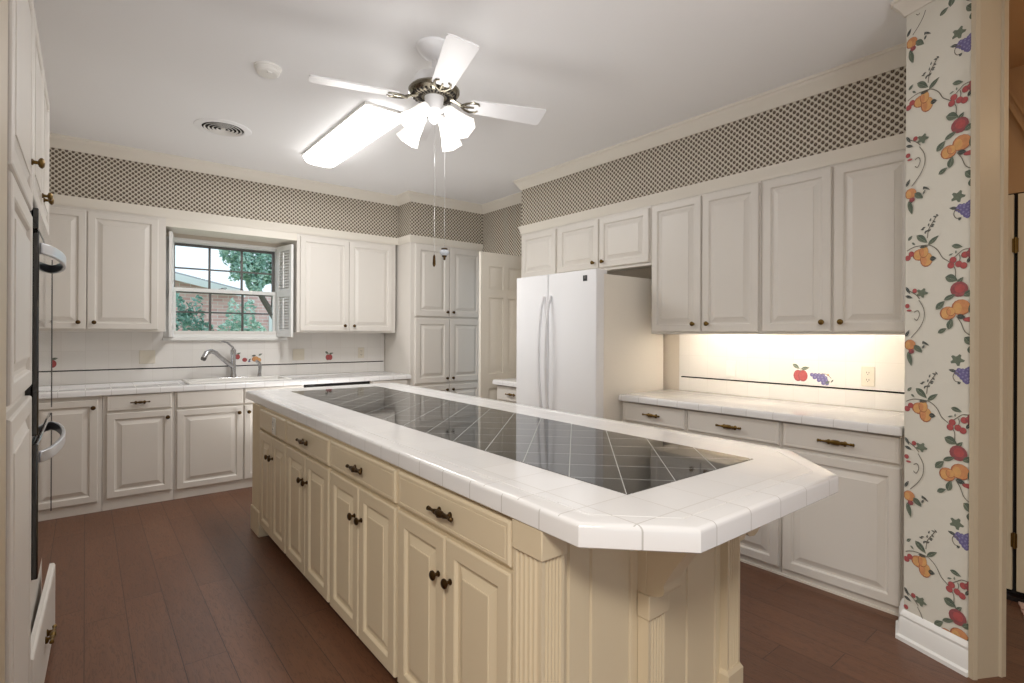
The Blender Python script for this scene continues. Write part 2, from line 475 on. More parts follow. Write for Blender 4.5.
PAPER = mat('fruit_wallpaper_ground', (222, 219, 208), .8, noise=.012, nscale=4)
INK = {'leaf': mat('print_leaf_green', (98, 110, 96), .8, noise=.25, nscale=120), 'dark': mat('print_dark_leaf', (80, 86, 82), .8, noise=.2, nscale=120),
       'ivy': mat('print_ivy_green', (112, 122, 106), .8, noise=.25, nscale=120), 'vine': mat('print_vine', (116, 110, 98), .8),
       'peach': mat('print_peach', (208, 146, 100), .8, noise=.25, nscale=60), 'pear': mat('print_pear', (216, 166, 108), .8, noise=.2, nscale=60),
       'berry': mat('print_berry_red', (178, 88, 88), .8, noise=.25, nscale=90), 'plum': mat('print_plum', (150, 84, 88), .8, noise=.3, nscale=90),
       'rust': mat('print_rust', (168, 104, 78), .8, noise=.25, nscale=90), 'lilac': mat('print_lilac', (142, 136, 178), .8), 'grape': mat('print_grape_blue', (112, 106, 152), .8, noise=.25, nscale=120)}
INKK = list(INK)
def motif(mb, place, els, lim, base):
    """print flat motif pieces; place(s, z, lift) -> 3D; lim = (s0, s1, z0, z1)"""
    cl = lambda s, z: (min(max(s, lim[0]), lim[1]), min(max(z, lim[2]), lim[3]))
    lift = 0
    def poly(pts, k):
        nonlocal lift
        q = [cl(*p) for p in pts]
        if max(p[0] for p in q)-min(p[0] for p in q) < .001 or max(p[1] for p in q)-min(p[1] for p in q) < .001: return
        lift += 1
        mb.face([place(s, z, .0004+lift*.000012) for s, z in q], base+INKK.index(k))
    for e in els:
        if e[0] == 'vine':
            pts = [Vector(p) for p in e[1]]
            sm = []
            for i in range(len(pts)-1):      # Catmull-Rom
                p0, p1, p2, p3 = pts[max(i-1, 0)], pts[i], pts[i+1], pts[min(i+2, len(pts)-1)]
                for t in (0, .34, .67):
                    sm.append(.5*((2*p1)+(p2-p0)*t+(2*p0-5*p1+4*p2-p3)*t*t+(3*p1-p0-3*p2+p3)*t**3))
            sm.append(pts[-1])
            for a, b_ in zip(sm, sm[1:]):
                if not (lim[0]-.001 <= a.x <= lim[1]+.001 and lim[2] < a.y < lim[3]): continue
                d = (b_-a).normalized(); nn = Vector((-d.y, d.x))*.0016
                poly([a-nn, b_-nn, b_+nn, a+nn], 'vine')
            continue
        k, s, z, rx, ry, ang = e; rx, ry = rx*1.1, ry*1.1; ca, sa = math.cos(R(ang)), math.sin(R(ang))
        if s < lim[0]-rx or s > lim[1]+rx or z < lim[2]-ry or z > lim[3]+ry: continue
        if k in ('leaf', 'dark'):            # pointed leaf with a lighter half and a midrib gap
            up_, dn = [], []
            for i in range(7):
                t = i/6; wv = ry*math.sin(math.pi*t**.8)*1.0; up_.append((rx*(2*t-1), wv)); dn.append((rx*(2*t-1), -wv*.9))
            tr = lambda L: [(s+x*ca-y*sa, z+x*sa+y*ca) for x, y in L]
            poly(tr([(-rx, 0)]+up_[1:-1]+[(rx, 0)]), k)
            poly(tr([(rx, -.0006)]+dn[1:-1][::-1]+[(-rx, -.0006)]), 'dark' if k == 'dark' else 'ivy')
        elif k == 'ivy':
            pts = []
            for i in range(20):
                a = 2*math.pi*i/20; rr = 1+.32*math.cos(5*a+.6); pts.append((s+rx*rr*.8*math.cos(a), z+ry*rr*.9*math.sin(a)))
            poly(pts, 'ivy')
        else:
            n = 8 if k == 'grape' else 14
            disc = lambda fx, fy, sc, kk: poly([(s+rx*fx+rx*sc*math.cos(2*math.pi*i/n), z+ry*fy+ry*sc*math.sin(2*math.pi*i/n)) for i in range(n)], kk)
            if k in ('peach', 'pear'): disc(0, 0, 1, 'rust'); disc(.05, .05, .90, k)
            elif k == 'berry': disc(0, 0, 1, 'plum'); disc(.04, .05, .86, k)
            elif k == 'grape': disc(0, 0, 1, k); disc(.2, .25, .42, 'lilac')
            else: disc(0, 0, 1, k)
            if k in ('peach', 'pear') and rx > .008:
                poly([(s-rx*.35+rx*.45*math.cos(2*math.pi*i/10), z-ry*.1+ry*.7*math.sin(2*math.pi*i/10)) for i in range(10)], 'pear' if k == 'peach' else 'peach')
            if k in ('berry', 'plum') and rx > .005:
                poly([(s-rx*.25+rx*.35*math.cos(2*math.pi*i/8), z+ry*.3+ry*.35*math.sin(2*math.pi*i/8)) for i in range(8)], 'berry')
b = MB()
poly = [(3.58, .768), (2.975, .768), (P1.x, P1.y), (P2.x, P2.y), (2.82, .405), (2.88, .52), (3.68, .52), (3.68, .77)]
b.prism(poly[::-1], 0, CZ)
place = lambda s, z, l: (P1.x+WD.x*s+WN.x*l, P1.y+WD.y*s+WN.y*l, z)
for k in range(-2, 3):
    motif(b, place, [(e[0], [(s, z+.657*k) for s, z in e[1]]) if e[0] == 'vine' else (e[0], e[1], e[2]+.657*k)+tuple(e[3:]) for e in MOTIF], (.001, WLEN-.004, .13, 2.72), 1)
struct('wall_right_end', b, [PAPER]+[INK[k] for k in INKK])

# casing on the end of that wall and header over the passage
PB = Vector((2.688, .481)); JD = Vector((.127, -.070)).normalized(); JN = Vector((JD.y, -JD.x))
q = lambda s, o, z: (PB.x+JD.x*s+JN.x*o, PB.y+JD.y*s+JN.y*o)
pl = [q(-.004, .0, 0), q(-.004, .018, 0), q(.012, .022, 0), q(.014, .016, 0), q(.118, .016, 0), q(.122, .024, 0), q(.146, .022, 0), q(.148, 0, 0)]
a = sum(pl[i-1][0]*pl[i][1]-pl[i][0]*pl[i-1][1] for i in range(len(pl)))
struct('trim_passage_casing', MB().prism(pl if a > 0 else pl[::-1], 0, 2.66), JAMB)
struct('trim_passage_header', MB().box(2.70, 2.84, -1.1, .40, 2.66, CZ), JAMB)
# hallway beyond the passage
b = MB(); b.box(3.68, 3.78, -1.2, .52, 2.06, CZ); b.box(3.68, 3.78, -1.2, -.42, 0, 2.06)
struct('wall_hall_right', b, TANW)
struct('wall_hall_end', MB().box(2.70, 3.68, -1.2, -1.1, 0, CZ), TANW)
struct('ceiling_hall', MB().box(2.84, 3.68, -1.1, .52, 2.70, 2.76), TANW)
lamp('hall_ceiling_lamp', 'POINT', (3.1, -.45, 2.35), 3, (1, .72, .42), .08)
b = MB(); b.box(-4.1, -2.6, -3.0, -2.9, 0, CZ); b.box(.2, 2.7, -3.0, -2.9, 0, CZ); b.box(-2.6, .2, -3.0, -2.9, 2.15, CZ)
struct('wall_front', b, WALLP)
struct('wall_far_left', MB().box(-4.1, -4.0, -2.9, 1.0, 0, CZ), WALLP)
struct('wall_living', MB().box(-4.0, XL-.1, .9, 1.0, 0, CZ), WALLP)
struct('wall_beyond_doorway', MB().box(4.35, 4.45, 3.6, YW, 0, CZ), WALLP)

# crown, cabinet-top moulding, baseboards
crown = [(0, 2.708), (.008, 2.708), (.012, 2.716), (.016, 2.724), (.026, 2.742), (.042, 2.762), (.050, 2.772), (.052, 2.782), (.060, 2.786), (.062, 2.80), (0, 2.80)]
path = [(XL, YU), (2.635, YU), (2.635, YB), (XW-.02, YB), (XW-.02, 3.89), (XU, 3.89), (XU, .772)]
struct('trim_crown', MB().sweep(path, crown), TRIMP)
struct('trim_crown_right_end', MB().sweep([(P1.x+.01, P1.y+.003), (P1.x, P1.y), (P2.x, P2.y)], [(o*.95, CZ-(CZ-z)*.72) for o, z in crown]), TRIMP)
capm = [(0, 2.285), (.006, 2.285), (.008, 2.305), (.013, 2.315), (.016, 2.335), (.022, 2.345), (.024, 2.358), (0, 2.358)]
struct('trim_cabinet_top_back', MB().sweep([(XL, YU), (2.635, YU), (2.635, YB), (3.556, YB)], capm), TRIMP)
struct('trim_cabinet_top_right', MB().sweep([(3.56, 3.89), (XU, 3.89), (XU, .775)], capm), TRIMP)
bb = [(0, 0), (.030, 0), (.030, .016), (.020, .024), (.018, .085), (.012, .098), (.014, .108), (.006, .125), (0, .13)]
struct('baseboard_right', MB().sweep([(P1.x+.12, P1.y+.031), (P1.x, P1.y), (P2.x, P2.y)], bb), WHITEP)
struct('trim_window_valance', MB().box(.518, 1.573, YU, YU+.022, 2.215, 2.30).box(.518, 1.573, YU+.022, YW, 2.215, 2.235), TRIMP)

# ------------------------------------------------------------------ window
wn = thing('window_1', None, None, (WX0, YW, WZ0)); wn['kind'] = 'structure'
O = (WX0, YW, WZ0)
def ring(mb, x0, x1, z0, z1, y0, y1, w):
    mb.box(x0, x0+w, y0, y1, z0, z1); mb.box(x1-w, x1, y0, y1, z0, z1); mb.box(x0+w, x1-w, y0, y1, z0, z0+w); mb.box(x0+w, x1-w, y0, y1, z1-w, z1)
m_ = MB(); m_.box(WX0-.05, WX0+.005, YW-.018, YW, WZ0-.005, WZ1+.014); m_.box(WX1-.002, WX1+.055, YW-.018, YW, WZ0-.005, WZ1+.014); m_.box(WX0+.005, WX1-.002, YW-.018, YW, WZ1-.006, WZ1+.014); m_.box(WX0+.005, WX1-.002, YW-.018, YW, WZ0-.005, WZ0+.02); ring(m_, WX0, WX1, WZ0, WZ1, YW-.001, YW+.13, .022)
m_.build('window_frame', WHITEP, wn, O, bevel=.003)
MIDZ = 1.715
m_ = MB(); ring(m_, WX0+.022, WX1-.022, MIDZ-.02, WZ1-.022, YW+.07, YW+.10, .022); m_.build('upper_sash', GREY, wn, O)
m_ = MB(); ring(m_, WX0+.022, WX1-.022, WZ0+.022, MIDZ+.02, YW+.03, YW+.065, .024); m_.box(WX0+.022, WX1-.022, YW+.026, YW+.066, MIDZ-.012, MIDZ+.022); m_.build('lower_sash', WHITEP, wn, O)
gx0, gx1 = WX0+.044, WX1-.044
for zz0, zz1, yy in ((MIDZ+.002, WZ1-.044, YW+.078), (WZ0+.046, MIDZ-.02, YW+.04)):
    m_ = MB()
    for i in (1, 2):
        x = gx0+(gx1-gx0)*i/3; m_.box(x-.009, x+.009, yy, yy+.018, zz0, zz1)
    z = (zz0+zz1)/2; m_.box(gx0, gx1, yy+.001, yy+.017, z-.007, z+.007)
    m_.build('muntin', GREY, wn, O)
GL = bpy.data.materials.new('window_glass'); GL.use_nodes = True; nt = GL.node_tree
for n in list(nt.nodes): nt.nodes.remove(n)
o_ = nt.nodes.new('ShaderNodeOutputMaterial'); tr = nt.nodes.new('ShaderNodeBsdfTransparent'); gl = nt.nodes.new('ShaderNodeBsdfGlossy'); gl.inputs['Roughness'].default_value = .02
mx = nt.nodes.new('ShaderNodeMixShader'); fr = nt.nodes.new('ShaderNodeFresnel'); fr.inputs[0].default_value = 1.12
nt.links.new(fr.outputs[0], mx.inputs[0]); nt.links.new(tr.outputs[0], mx.inputs[1]); nt.links.new(gl.outputs[0], mx.inputs[2]); nt.links.new(mx.outputs[0], o_.inputs[0])
MB().box(gx0, gx1, YW+.084, YW+.088, MIDZ, WZ1-.044).build('glass', GL, wn, O)
MB().box(gx0, gx1, YW+.046, YW+.050, WZ0+.046, MIDZ-.02).build('glass', GL, wn, O)
m_ = MB(); m_.lathe([(.012, 0), (.014, .006), (.006, .012)], (1.0, YW+.045, MIDZ+.022), n=12); m_.box(.975, 1.03, YW+.03, YW+.06, MIDZ+.022, MIDZ+.028); m_.tube([(1.0, YW+.04, MIDZ+.034), (1.02, YW+.02, MIDZ+.036), (1.035, YW+.01, MIDZ+.034)], .005)
m_.build('sash_lock', CHROME, wn, O)
MB().box(WX0-.06, WX1+.07, YW-.045, YW+.03, WZ0-.034, WZ0-.004).build('window_sill', WHITEP, wn, O, bevel=.005)
# louvred shutters folded back along the cabinet sides
def shutter(hx, hy, ang, name='shutter'):
    wdt, t = .285, .022; z0, z1 = WZ0+.0, WZ1+.015
    r_ = thing(name, None, None); r_.parent = wn; r_.location = (hx-O[0], hy-O[1], 0); r_.rotation_euler = (0, 0, ang)
    fr_ = MB(); zz = z0-O[2]; zt = z1-O[2]; mid = MIDZ-O[2]
    fr_.box(0, .04, -t/2, t/2, zz, zt); fr_.box(wdt-.04, wdt, -t/2, t/2, zz, zt)
    for a_, b_ in ((zz, zz+.06), (mid-.03, mid+.03), (zt-.05, zt)): fr_.box(.04, wdt-.04, -t/2, t/2, a_, b_)
    for lo, hi in ((zz+.06, mid-.03), (mid+.03, zt-.05)):
        n = int((hi-lo)/.027)
        for i in range(n):
            z = lo+(i+.5)*(hi-lo)/n
            fr_.loops([[(.04, -.009, z-.011), (.04, -.006, z-.013), (.04, .009, z+.011), (.04, .006, z+.013)], [(wdt-.04, -.009, z-.011), (wdt-.04, -.006, z-.013), (wdt-.04, .009, z+.011), (wdt-.04, .006, z+.013)]])
        fr_.box(wdt/2-.005, wdt/2+.005, -t/2-.012, -t/2-.002, lo+.02, hi-.02)
    fr_.build('louver_panel', WHITEP, r_)
shutter(WX1-.015, YW-.025, R(-79))
shutter(WX0+.015, YW-.025, R(-99))

# ------------------------------------------------------------------ cabinets
def knob_mb(c):
    k = MB(); k.lathe([(.009, 0), (.0095, .003), (.0055, .006), (.005, .014), (.012, .017), (.0155, .021), (.0155, .025), (.011, .029), (.004, .0305)], c, (0, -1, 0), 14); return k
def pull_mb(c, s=1.0):
    k = MB(); x, y, z = c
    prof = [(.003, -.062), (.0065, -.059), (.0045, -.054), (.0055, -.050), (.0035, -.046), (.0045, -.034), (.0075, -.022), (.006, -.017), (.009, -.010), (.0095, 0)]
    prof = [(r*1.12, q_*1.12) for r, q_ in prof]; prof = prof + [(r, -q_) for r, q_ in prof[-2::-1]]
    k.lathe([(r*s, q_*s) for r, q_ in prof], (x, y-.020, z), (1, 0, 0), 10)
    for sx in (-.030*s, .030*s):
        k.lathe([(.010, 0), (.010, .003), (.005, .006), (.005, .020)], (x+sx, y, z), (0, -1, 0), 10)
        k.lathe([(.004, -.012), (.008, -.006), (.008, .004), (.004, .010)], (x+sx, y-.003, z-.004), (0, 0, 1), 8)
    k.lathe([(.002, -.004), (.009, -.003), (.011, 0), (.006, .003)], (x, y-.020, z-.007), (0, 0, 1), 8)
    return k
DT = .020
def cabinet(name, label, cat, group, loc, rot, w, d, z0, z1, doors=(), drawers=(), paint=None, hw=None, toe=0, toe_in=.0):
    """local frame: x to the right along the front, -y towards the viewer, z from the floor"""
    paint = paint or PAINT; hw = hw or BRASS
    t = thing(name, label, cat, (loc[0], loc[1], loc[2] if len(loc) > 2 else 0), rot, group)
    b = MB()
    if name == 'wall_cabinet':       # recessed bottom behind a light rail
        b.box(0, w, 0, d, z0+.03, z1); b.box(0, w, 0, .02, z0, z0+.03); b.box(0, .018, .02, d, z0, z0+.03); b.box(w-.018, w, .02, d, z0, z0+.03)
    elif 'sink' in label and 'faucet' in label:
        b.box(0, w, 0, .02, z0, z1); b.box(0, .02, .02, d, z0, z1); b.box(w-.02, w, .02, d, z0, z1); b.box(.02, w-.02, d-.02, d, z0, z1); b.box(.02, w-.02, .02, d-.02, z0, z0+.1)
    else: b.box(0, w, 0, d, z0+toe, z1)
    if toe: b.box(0.0, w, toe_in, d, z0, z0+toe)
    b.build('body', paint, t, bevel=.0015)
    for dr in drawers:
        x0, x1, a, c = dr[:4]; dd = MB().panel(x0, x1, a, c, DT, flat=True).build('drawer', paint, t, smooth=9)
        if len(dr) > 4 and dr[4]: pull_mb(((x0+x1)/2, -DT, (a+c)/2), dr[4]).build('pull', hw, dd)
    for do in doors:
        x0, x1, a, c, kx, kz = do[:6]; dd = MB().panel(x0, x1, a, c, DT, frame=do[6] if len(do) > 6 else .058).build('door', paint, t, smooth=9)
        if kx is not None: knob_mb((kx, -DT, kz)).build('knob', hw, dd)
    return t
RIGHT = R(-90); LEFT = R(90)
GB = 'base cabinets along the window wall'
def back(x0, x1, label, doors, drawers, group=GB, name='base_cabinet', cat='cabinet'):
    sh = lambda L: [(q_[0]-x0, q_[1]-x0)+tuple(q_[2:4])+((q_[4]-x0 if q_[4] is not None else None,)+tuple(q_[5:]) if len(q_) > 5 else tuple(q_[4:])) for q_ in L]
    return cabinet(name, label, cat, group, (x0, YB), 0, x1-x0, YW-YB-.005, .0, .858, sh(doors), sh(drawers), hw=DBRASS)
back(-.76, .098, 'almond corner base cabinet with one full height door beside the wall oven', [(-.34, .074, .078, .832, .045, .775)], [])
back(.100, .550, 'almond base cabinet with one drawer and one door, left of the sink cabinet', [(.123, .534, .088, .722, .505, .665)], [(.123, .534, .738, .855, .9)])
back(.552, 1.556, 'wide almond sink base cabinet with false fronts below the faucet', [(.567, 1.048, .078, .712, 1.015, .655), (1.058, 1.54, .078, .712, 1.09, .655)], [(.567, 1.048, .728, .855), (1.058, 1.54, .728, .855)])
back(2.195, 2.632, 'almond base cabinet with a drawer between the dishwasher and the tall pantry', [(2.22, 2.60, .088, .722, 2.25, .665)], [(2.22, 2.60, .738, .855, .9)])
# dishwasher
dw = thing('dishwasher', 'built-in dishwasher with a black control strip under the window-wall counter', 'dishwasher', (1.56, YB, 0))
O = (1.56, YB, 0)
MB().box(1.562, 2.19, YB+.01, YW-.02, .0, .858).build('body', DARK, dw, O)
MB().box(1.57, 2.182, YB-.025, YB+.01, .11, .80).build('door_panel', PLASTIC, dw, O, bevel=.006)
MB().box(1.57, 2.182, YB-.028, YB+.01, .803, .857).build('control_strip', BLACK, dw, O, bevel=.006)
# uppers on the window wall
GU = 'wall cabinets on the window wall'
cabinet('wall_cabinet', 'almond two-door wall cabinet left of the window', 'cabinet', GU, (-.46, YU), 0, .978, YW-YU-.002, 1.335, 2.288,
        [(.03, .463, 1.352, 2.262, .415, 1.405), (.468, .924, 1.352, 2.262, .51, 1.405)], hw=DBRASS)
cabinet('wall_cabinet', 'almond two-door wall cabinet between the window and the tall pantry', 'cabinet', GU, (1.573, YU), 0, 1.03, YW-YU-.002, 1.335, 2.288,
        [(.028, .508, 1.352, 2.262, .462, 1.405), (.513, .985, 1.352, 2.262, .558, 1.405)], hw=DBRASS)
# pantry
pd = []
for z0, z1, kz in ((1.515, 2.275, 1.565), (.80, 1.49, .845), (.10, .775, .72)):
    pd += [(.05, .468, z0, z1, .435, kz, .07), (.476, .90, z0, z1, .512, kz, .07)]
cabinet('pantry_cabinet', 'tall almond pantry cabinet with three tiers of paired doors in the far corner', 'cabinet', None, (2.637, YB), 0, .919, YW-YB-.005, 0, 2.355, pd, hw=DBRASS)
# right wall uppers: local x runs towards the camera (world -y)
GR = 'wall cabinets on the right wall'
def right_u(y0, y1, z0, label, doors, z1=2.288):
    return cabinet('wall_cabinet', label, 'cabinet', GR, (XU, y0), RIGHT, y0-y1, XW-XU-.002, z0, z1, [(y0-a, y0-b_, za, zb, (y0-k if k is not None else None), kz)+tuple(e) for a, b_, za, zb, k, kz, *e in doors], hw=BRASS)
right_u(3.888, 3.382, 1.845, 'narrow almond wall cabinet at the far end, left of the cabinet over the refrigerator', [(3.86, 3.40, 1.86, 2.265, None, 0)])
right_u(3.380, 2.392, 1.845, 'short two-door almond wall cabinet above the white refrigerator', [(3.365, 2.900, 1.868, 2.265, 2.945, 1.915), (2.888, 2.405, 1.868, 2.265, 2.845, 1.915)])
right_u(2.390, 1.577, 1.335, 'tall two-door almond wall cabinet immediately right of the refrigerator', [(2.378, 1.981, 1.352, 2.272, 2.03, 1.405), (1.969, 1.587, 1.352, 2.272, 1.925, 1.405)])
right_u(1.575, .776, 1.335, 'tall two-door almond wall cabinet beside the fruit-papered wall end', [(1.560, 1.178, 1.352, 2.272, 1.218, 1.405), (1.164, .79, 1.352, 2.272, 1.122, 1.405)])
# right wall bases
GRB = 'base cabinets along the right wall'
def right_b(y0, y1, label, doors, drawers, z1=.858, name='base_cabinet', group=GRB, xf=XR):
    return cabinet(name, label, 'cabinet', group, (xf, y0), RIGHT, y0-y1, XW-xf-.002, 0, z1, [(y0-a, y0-b_, za, zb, (y0-k if k is not None else None), kz) for a, b_, za, zb, k, kz in doors], [(y0-a, y0-b_, za, zb)+tuple(r_) for a, b_, za, zb, *r_ in drawers], hw=BRASS)
right_b(2.46, 1.934, 'almond base cabinet with a small drawer beside the refrigerator', [(2.43, 1.944, .045, .704, 1.99, .65)], [(2.43, 1.944, .72, .850, 1.0)])
right_b(1.932, 1.341, 'almond base cabinet with a drawer in the middle of the right-wall counter', [(1.920, 1.350, .045, .704, 1.40, .65)], [(1.920, 1.350, .72, .850, 1.15)])
right_b(1.339, .772, 'almond base cabinet with a wide drawer against the fruit-papered wall end', [(1.329, .787, .045, .704, None, .65)], [(1.329, .787, .72, .850, 1.25)])
right_b(3.95, 3.46, 'small almond base cabinet with one drawer on the far side of the refrigerator', [(3.93, 3.48, .1, .70, 3.85, .64)], [(3.93, 3.48, .72, .850, 1.0)], group=None)
struct('trim_base_right', MB().box(XR-.008, XR, .775, 2.46, 0, .012), TRIMP)

# countertops
def edge_uv(o, v=.07):
    """edge trim tiles: joints only across the edge, none along it"""
    uv = o.data.uv_layers[0].data
    for p in o.data.polygons:
        if abs(p.normal.z) < .75:
            for li in p.loop_indices: uv[li].uv = (uv[li].uv[0], v)
    return o
def counter(name, label, poly, parts=None):
    return tag(edge_uv(MB().slab(poly, .860, TOP, .016).build(name, TILE)), label, 'countertop')
counter('countertop', 'white tiled countertop running under the window to the pantry', [(XL, YB-.032), (2.634, YB-.032), (2.634, YW-.014), (XL, YW-.014)])
counter('countertop', 'white tiled countertop along the right wall with fruit tiles above it', [(XR-.05, .775), (XW-.014, .775), (XW-.014, 2.455), (XR-.05, 2.455)])
counter('countertop', 'short white tiled countertop between the refrigerator and the panelled door', [(XR-.05, 3.46), (XW-.004, 3.46), (XW-.004, 3.955), (XR-.05, 3.955)])

# backsplashes, black liner, printed fruit tiles
LINER = mat('black_liner_tile', (30, 26, 26), .2)
INKA = [INK[k] for k in INKK]
def apple(x, z, k='berry', s=1.0):
    return [(k, x-.012*s, z, .022*s, .028*s, 0), (k, x+.012*s, z, .022*s, .028*s, 0), ('vine', [(x, z+.02*s), (x+.002*s, z+.042*s)]), ('leaf', x-.022*s, z+.048*s, .020*s, .010*s, -35), ('leaf', x+.024*s, z+.040*s, .020*s, .009*s, 15)]
def bunch(x, z):
    L = []
    for i, n in enumerate((4, 4, 3, 2)):
        for j in range(n): L.append(('grape', x+(j-(n-1)/2)*.021+i*.015, z+.026-i*.016, .0115, .0115, 0))
    return L + [('leaf', x+.06, z-.016, .014, .007, 30), ('dark', x+.085, z-.006, .012, .004, 50), ('pear', x+.062, z+.030, .006, .005, 0), ('vine', [(x+.02, z+.03), (x+.05, z+.035), (x+.08, z+.01)])]
b = MB(); b.box(XL, 2.63, YW-.010, YW, TOP, 1.345)
b.box(XL, 2.618, YW-.0125, YW-.010, 1.011, 1.020, 1)
pb = lambda s, z, l: (s, YW-.010-l-.0004, z)
motif(b, pb, apple(2.003, 1.075) + apple(-.215, 1.075) + apple(1.12, 1.10, 'berry', .8) + [('berry', 1.19, 1.07, .02, .018, 0), ('pear', 1.285, 1.075, .030, .024, 20), ('pear', 1.315, 1.065, .02, .02, 0), ('leaf', 1.33, 1.118, .018, .008, 25), ('dark', 1.272, 1.108, .02, .008, 10), ('grape', 1.23, 1.055, .01, .008, 0), ('leaf', 1.235, 1.07, .014, .007, 45)], (-.7, 2.6, 1.022, 1.30), 2)
tag(b.build('backsplash', [TILEB, LINER]+INKA), 'white tile backsplash with black liner under the window', 'backsplash')
b = MB(); b.box(XW-.010, XW, .772, 2.365, TOP, 1.335); b.box(XW-.0125, XW-.010, .774, 2.345, 1.005, 1.014, 1)
pr_ = lambda s, z, l: (XW-.010-l-.0004, -s, z)
motif(b, pr_, [(e[0], [(p[0], p[1]) for p in e[1]]) if e[0] == 'vine' else e for e in apple(-1.475, 1.072, 'berry', 1.2)+bunch(-1.375, 1.056)], (-2.3, -.8, 1.016, 1.30), 2)
tag(b.build('backsplash', [TILEB, LINER]+INKA), 'white tile backsplash with red apple and purple grapes on the right wall', 'backsplash')

# outlets and switches
def plate(name, label, cat, loc, rot, m, w=.07, h=.115, kind='outlet', group='wall plates'):
    t = thing(name, label, cat, loc, rot, group)
    MB().box(-w/2, w/2, -.006, 0, -h/2, h/2).build('cover_plate', m, t, bevel=.003)
    for i in range(2 if kind == 'outlet' else 1):
        n = max(1, round(w/.07))
        for j in range(n):
            x = (j-(n-1)/2)*.046
            if kind == 'outlet':
                z = (.021, -.021)[i]; b = MB().lathe([(.0165, 0), (.0165, .0025)], (x, -.006, z), (0, -1, 0), 16)
                for sx in (-.006, .006): b.box(x+sx-.0012, x+sx+.0012, -.0092, -.0085, z-.001, z+.008, 1)
                b.lathe([(.0022, 0), (.0022, .0006)], (x, -.0086, z-.008), (0, -1, 0), 8, 1)
                b.build('socket', [m, DARK], t)
            else:
                b = MB().box(x-.005, x+.005, -.008, -.006, -.012, .012); b.box(x-.004, x+.004, -.016, -.007, -.002, .007); b.build('toggle', m, t)
    return t
plate('light_switch', 'ivory double switch plate on the backsplash left of the faucet', 'switch', (.418, YW-.0105, 1.115), 0, IVORY, .115, kind='switch')
plate('light_switch', 'ivory double switch plate below the right shutter of the window', 'switch', (1.69, YW-.0105, 1.110), 0, IVORY, .115, kind='switch')
plate('wall_outlet', 'beige outlet on the window-wall backsplash right of the apple tile', 'outlet', (2.355, YW-.0105, 1.115), 0, IVORY)
plate('light_switch', 'white switch plate on the right-wall backsplash left of the apple and grapes', 'switch', (XW-.0105, 1.943, 1.09), RIGHT, PLASTIC, kind='switch')
plate('wall_outlet', 'ivory outlet on the right-wall backsplash near the fruit-papered wall end', 'outlet', (XW-.0105, 1.098, 1.09), RIGHT, IVORY)

# warm strip under the right wall cabinets
t = thing('under_cabinet_light', 'warm light strip under the right wall cabinets above the fruit tiles', 'light', (3.28, 1.58, 1.364))
MB().box(3.272, 3.290, .95, 2.25, 1.336, 1.363).build('housing', PLASTIC, t, (3.28, 1.58, 1.364))
MB().box(3.290, 3.298, .97, 2.23, 1.338, 1.361).build('lamp_tube', STRIPM, t, (3.28, 1.58, 1.364), bevel=.003)

# ------------------------------------------------------------------ refrigerator
O = (2.75, 3.357, 0)
fr_ = thing('refrigerator', 'white side-by-side refrigerator with two long bowed handles', 'refrigerator', O, RIGHT)
FW = .877
b = MB(); b.box(.006, FW-.006, .085, .79, .02, 1.758); b.box(.02, FW-.02, .05, .10, .0, .055); b.build('cabinet_body', FRIDGES, fr_, bevel=.006)
def fdoor(x0, x1, hx):
    L = []
    def rr(y, i):
        return [(x0+i, y, .065+i), (x1-i, y, .065+i), (x1-i, y, 1.790-i), (x0+i, y, 1.790-i)]
    L = [rr(.080, .002), rr(.020, 0), rr(.009, .002), rr(.003, .006), rr(0, .014)]
    d = MB().loops(L).build('fridge_door', FRIDGE, fr_)
    pts = []
    for i in range(13):
        t = i/12; z = .70+t*.92; pts.append((hx, -.004-.056*math.sin(math.pi*t)**.55, z))
    MB().tube(pts, .013, 10, flat=(1.0, .8)).build('door_handle', FRIDGE, d)
    return d
fdoor(0, .378, .345)
d = fdoor(.386, FW, .420)
b = MB(); b.box(.752, .790, -.003, .0, 1.708, 1.748); b.build('badge', [mat('badge_grey', (70, 72, 76), .3, .5)], d)
b = MB(); b.box(.755+.006, .787-.006, -.0036, -.003, 1.722, 1.724); b.box(.766, .776, -.0036, -.003, 1.73, 1.74); b.build('badge_mark', CHROME, d)
for hx in (.006, .80): MB().box(hx, hx+.07, .03, .12, 1.758, 1.785).build('hinge_cover', FRIDGE, fr_, bevel=.004)

# ------------------------------------------------------------------ wall oven and tall cabinets on the left
XF = -.147
def hollow_tall(t, w, d, zs, paint):
    b = MB(); b.box(0, .045, 0, d, 0, 2.36); b.box(w-.045, w, 0, d, 0, 2.36)
    for a, c in zs: b.box(.045, w-.045, 0, d, a, c)
    b.box(.045, w-.045, d-.02, d, zs[0][1], zs[-1][0]); b.build('body', paint, t, bevel=.002)
t = cabinet('tall_cabinet', 'tall almond cabinet with three stacked doors nearest the camera at the left edge', 'cabinet', None, (XF, 1.600), LEFT, .590, .60, 0, 2.36,
            [(.004, .585, 1.70, 2.34, .520, 1.835), (.004, .585, 1.165, 1.685, None, 0), (.004, .585, .10, 1.135, None, 0)], hw=BRASS)
t = thing('oven_cabinet', 'tall almond cabinet holding the double wall oven', 'cabinet', (XF, 2.195, 0), LEFT)
hollow_tall(t, .93, .60, [(0, .52), (1.735, 2.36)], PAINT)
for x0, x1, kx in ((.015, .462, .425), (.470, .915, .507)):
    dd = MB().panel(x0, x1, 1.75, 2.34, DT).build('door', PAINT, t, smooth=9); knob_mb((kx, -DT, 1.835)).build('knob', BRASS, dd)
dd = MB().panel(.03, .90, .03, .307, DT, flat=True).build('drawer', PAINT, t)
pull_mb((.465, -DT, .18), 1.0).build('pull', BRASS, dd)
dd.location = (0, -.002, 0); dd.rotation_euler = (0, 0, -.028)
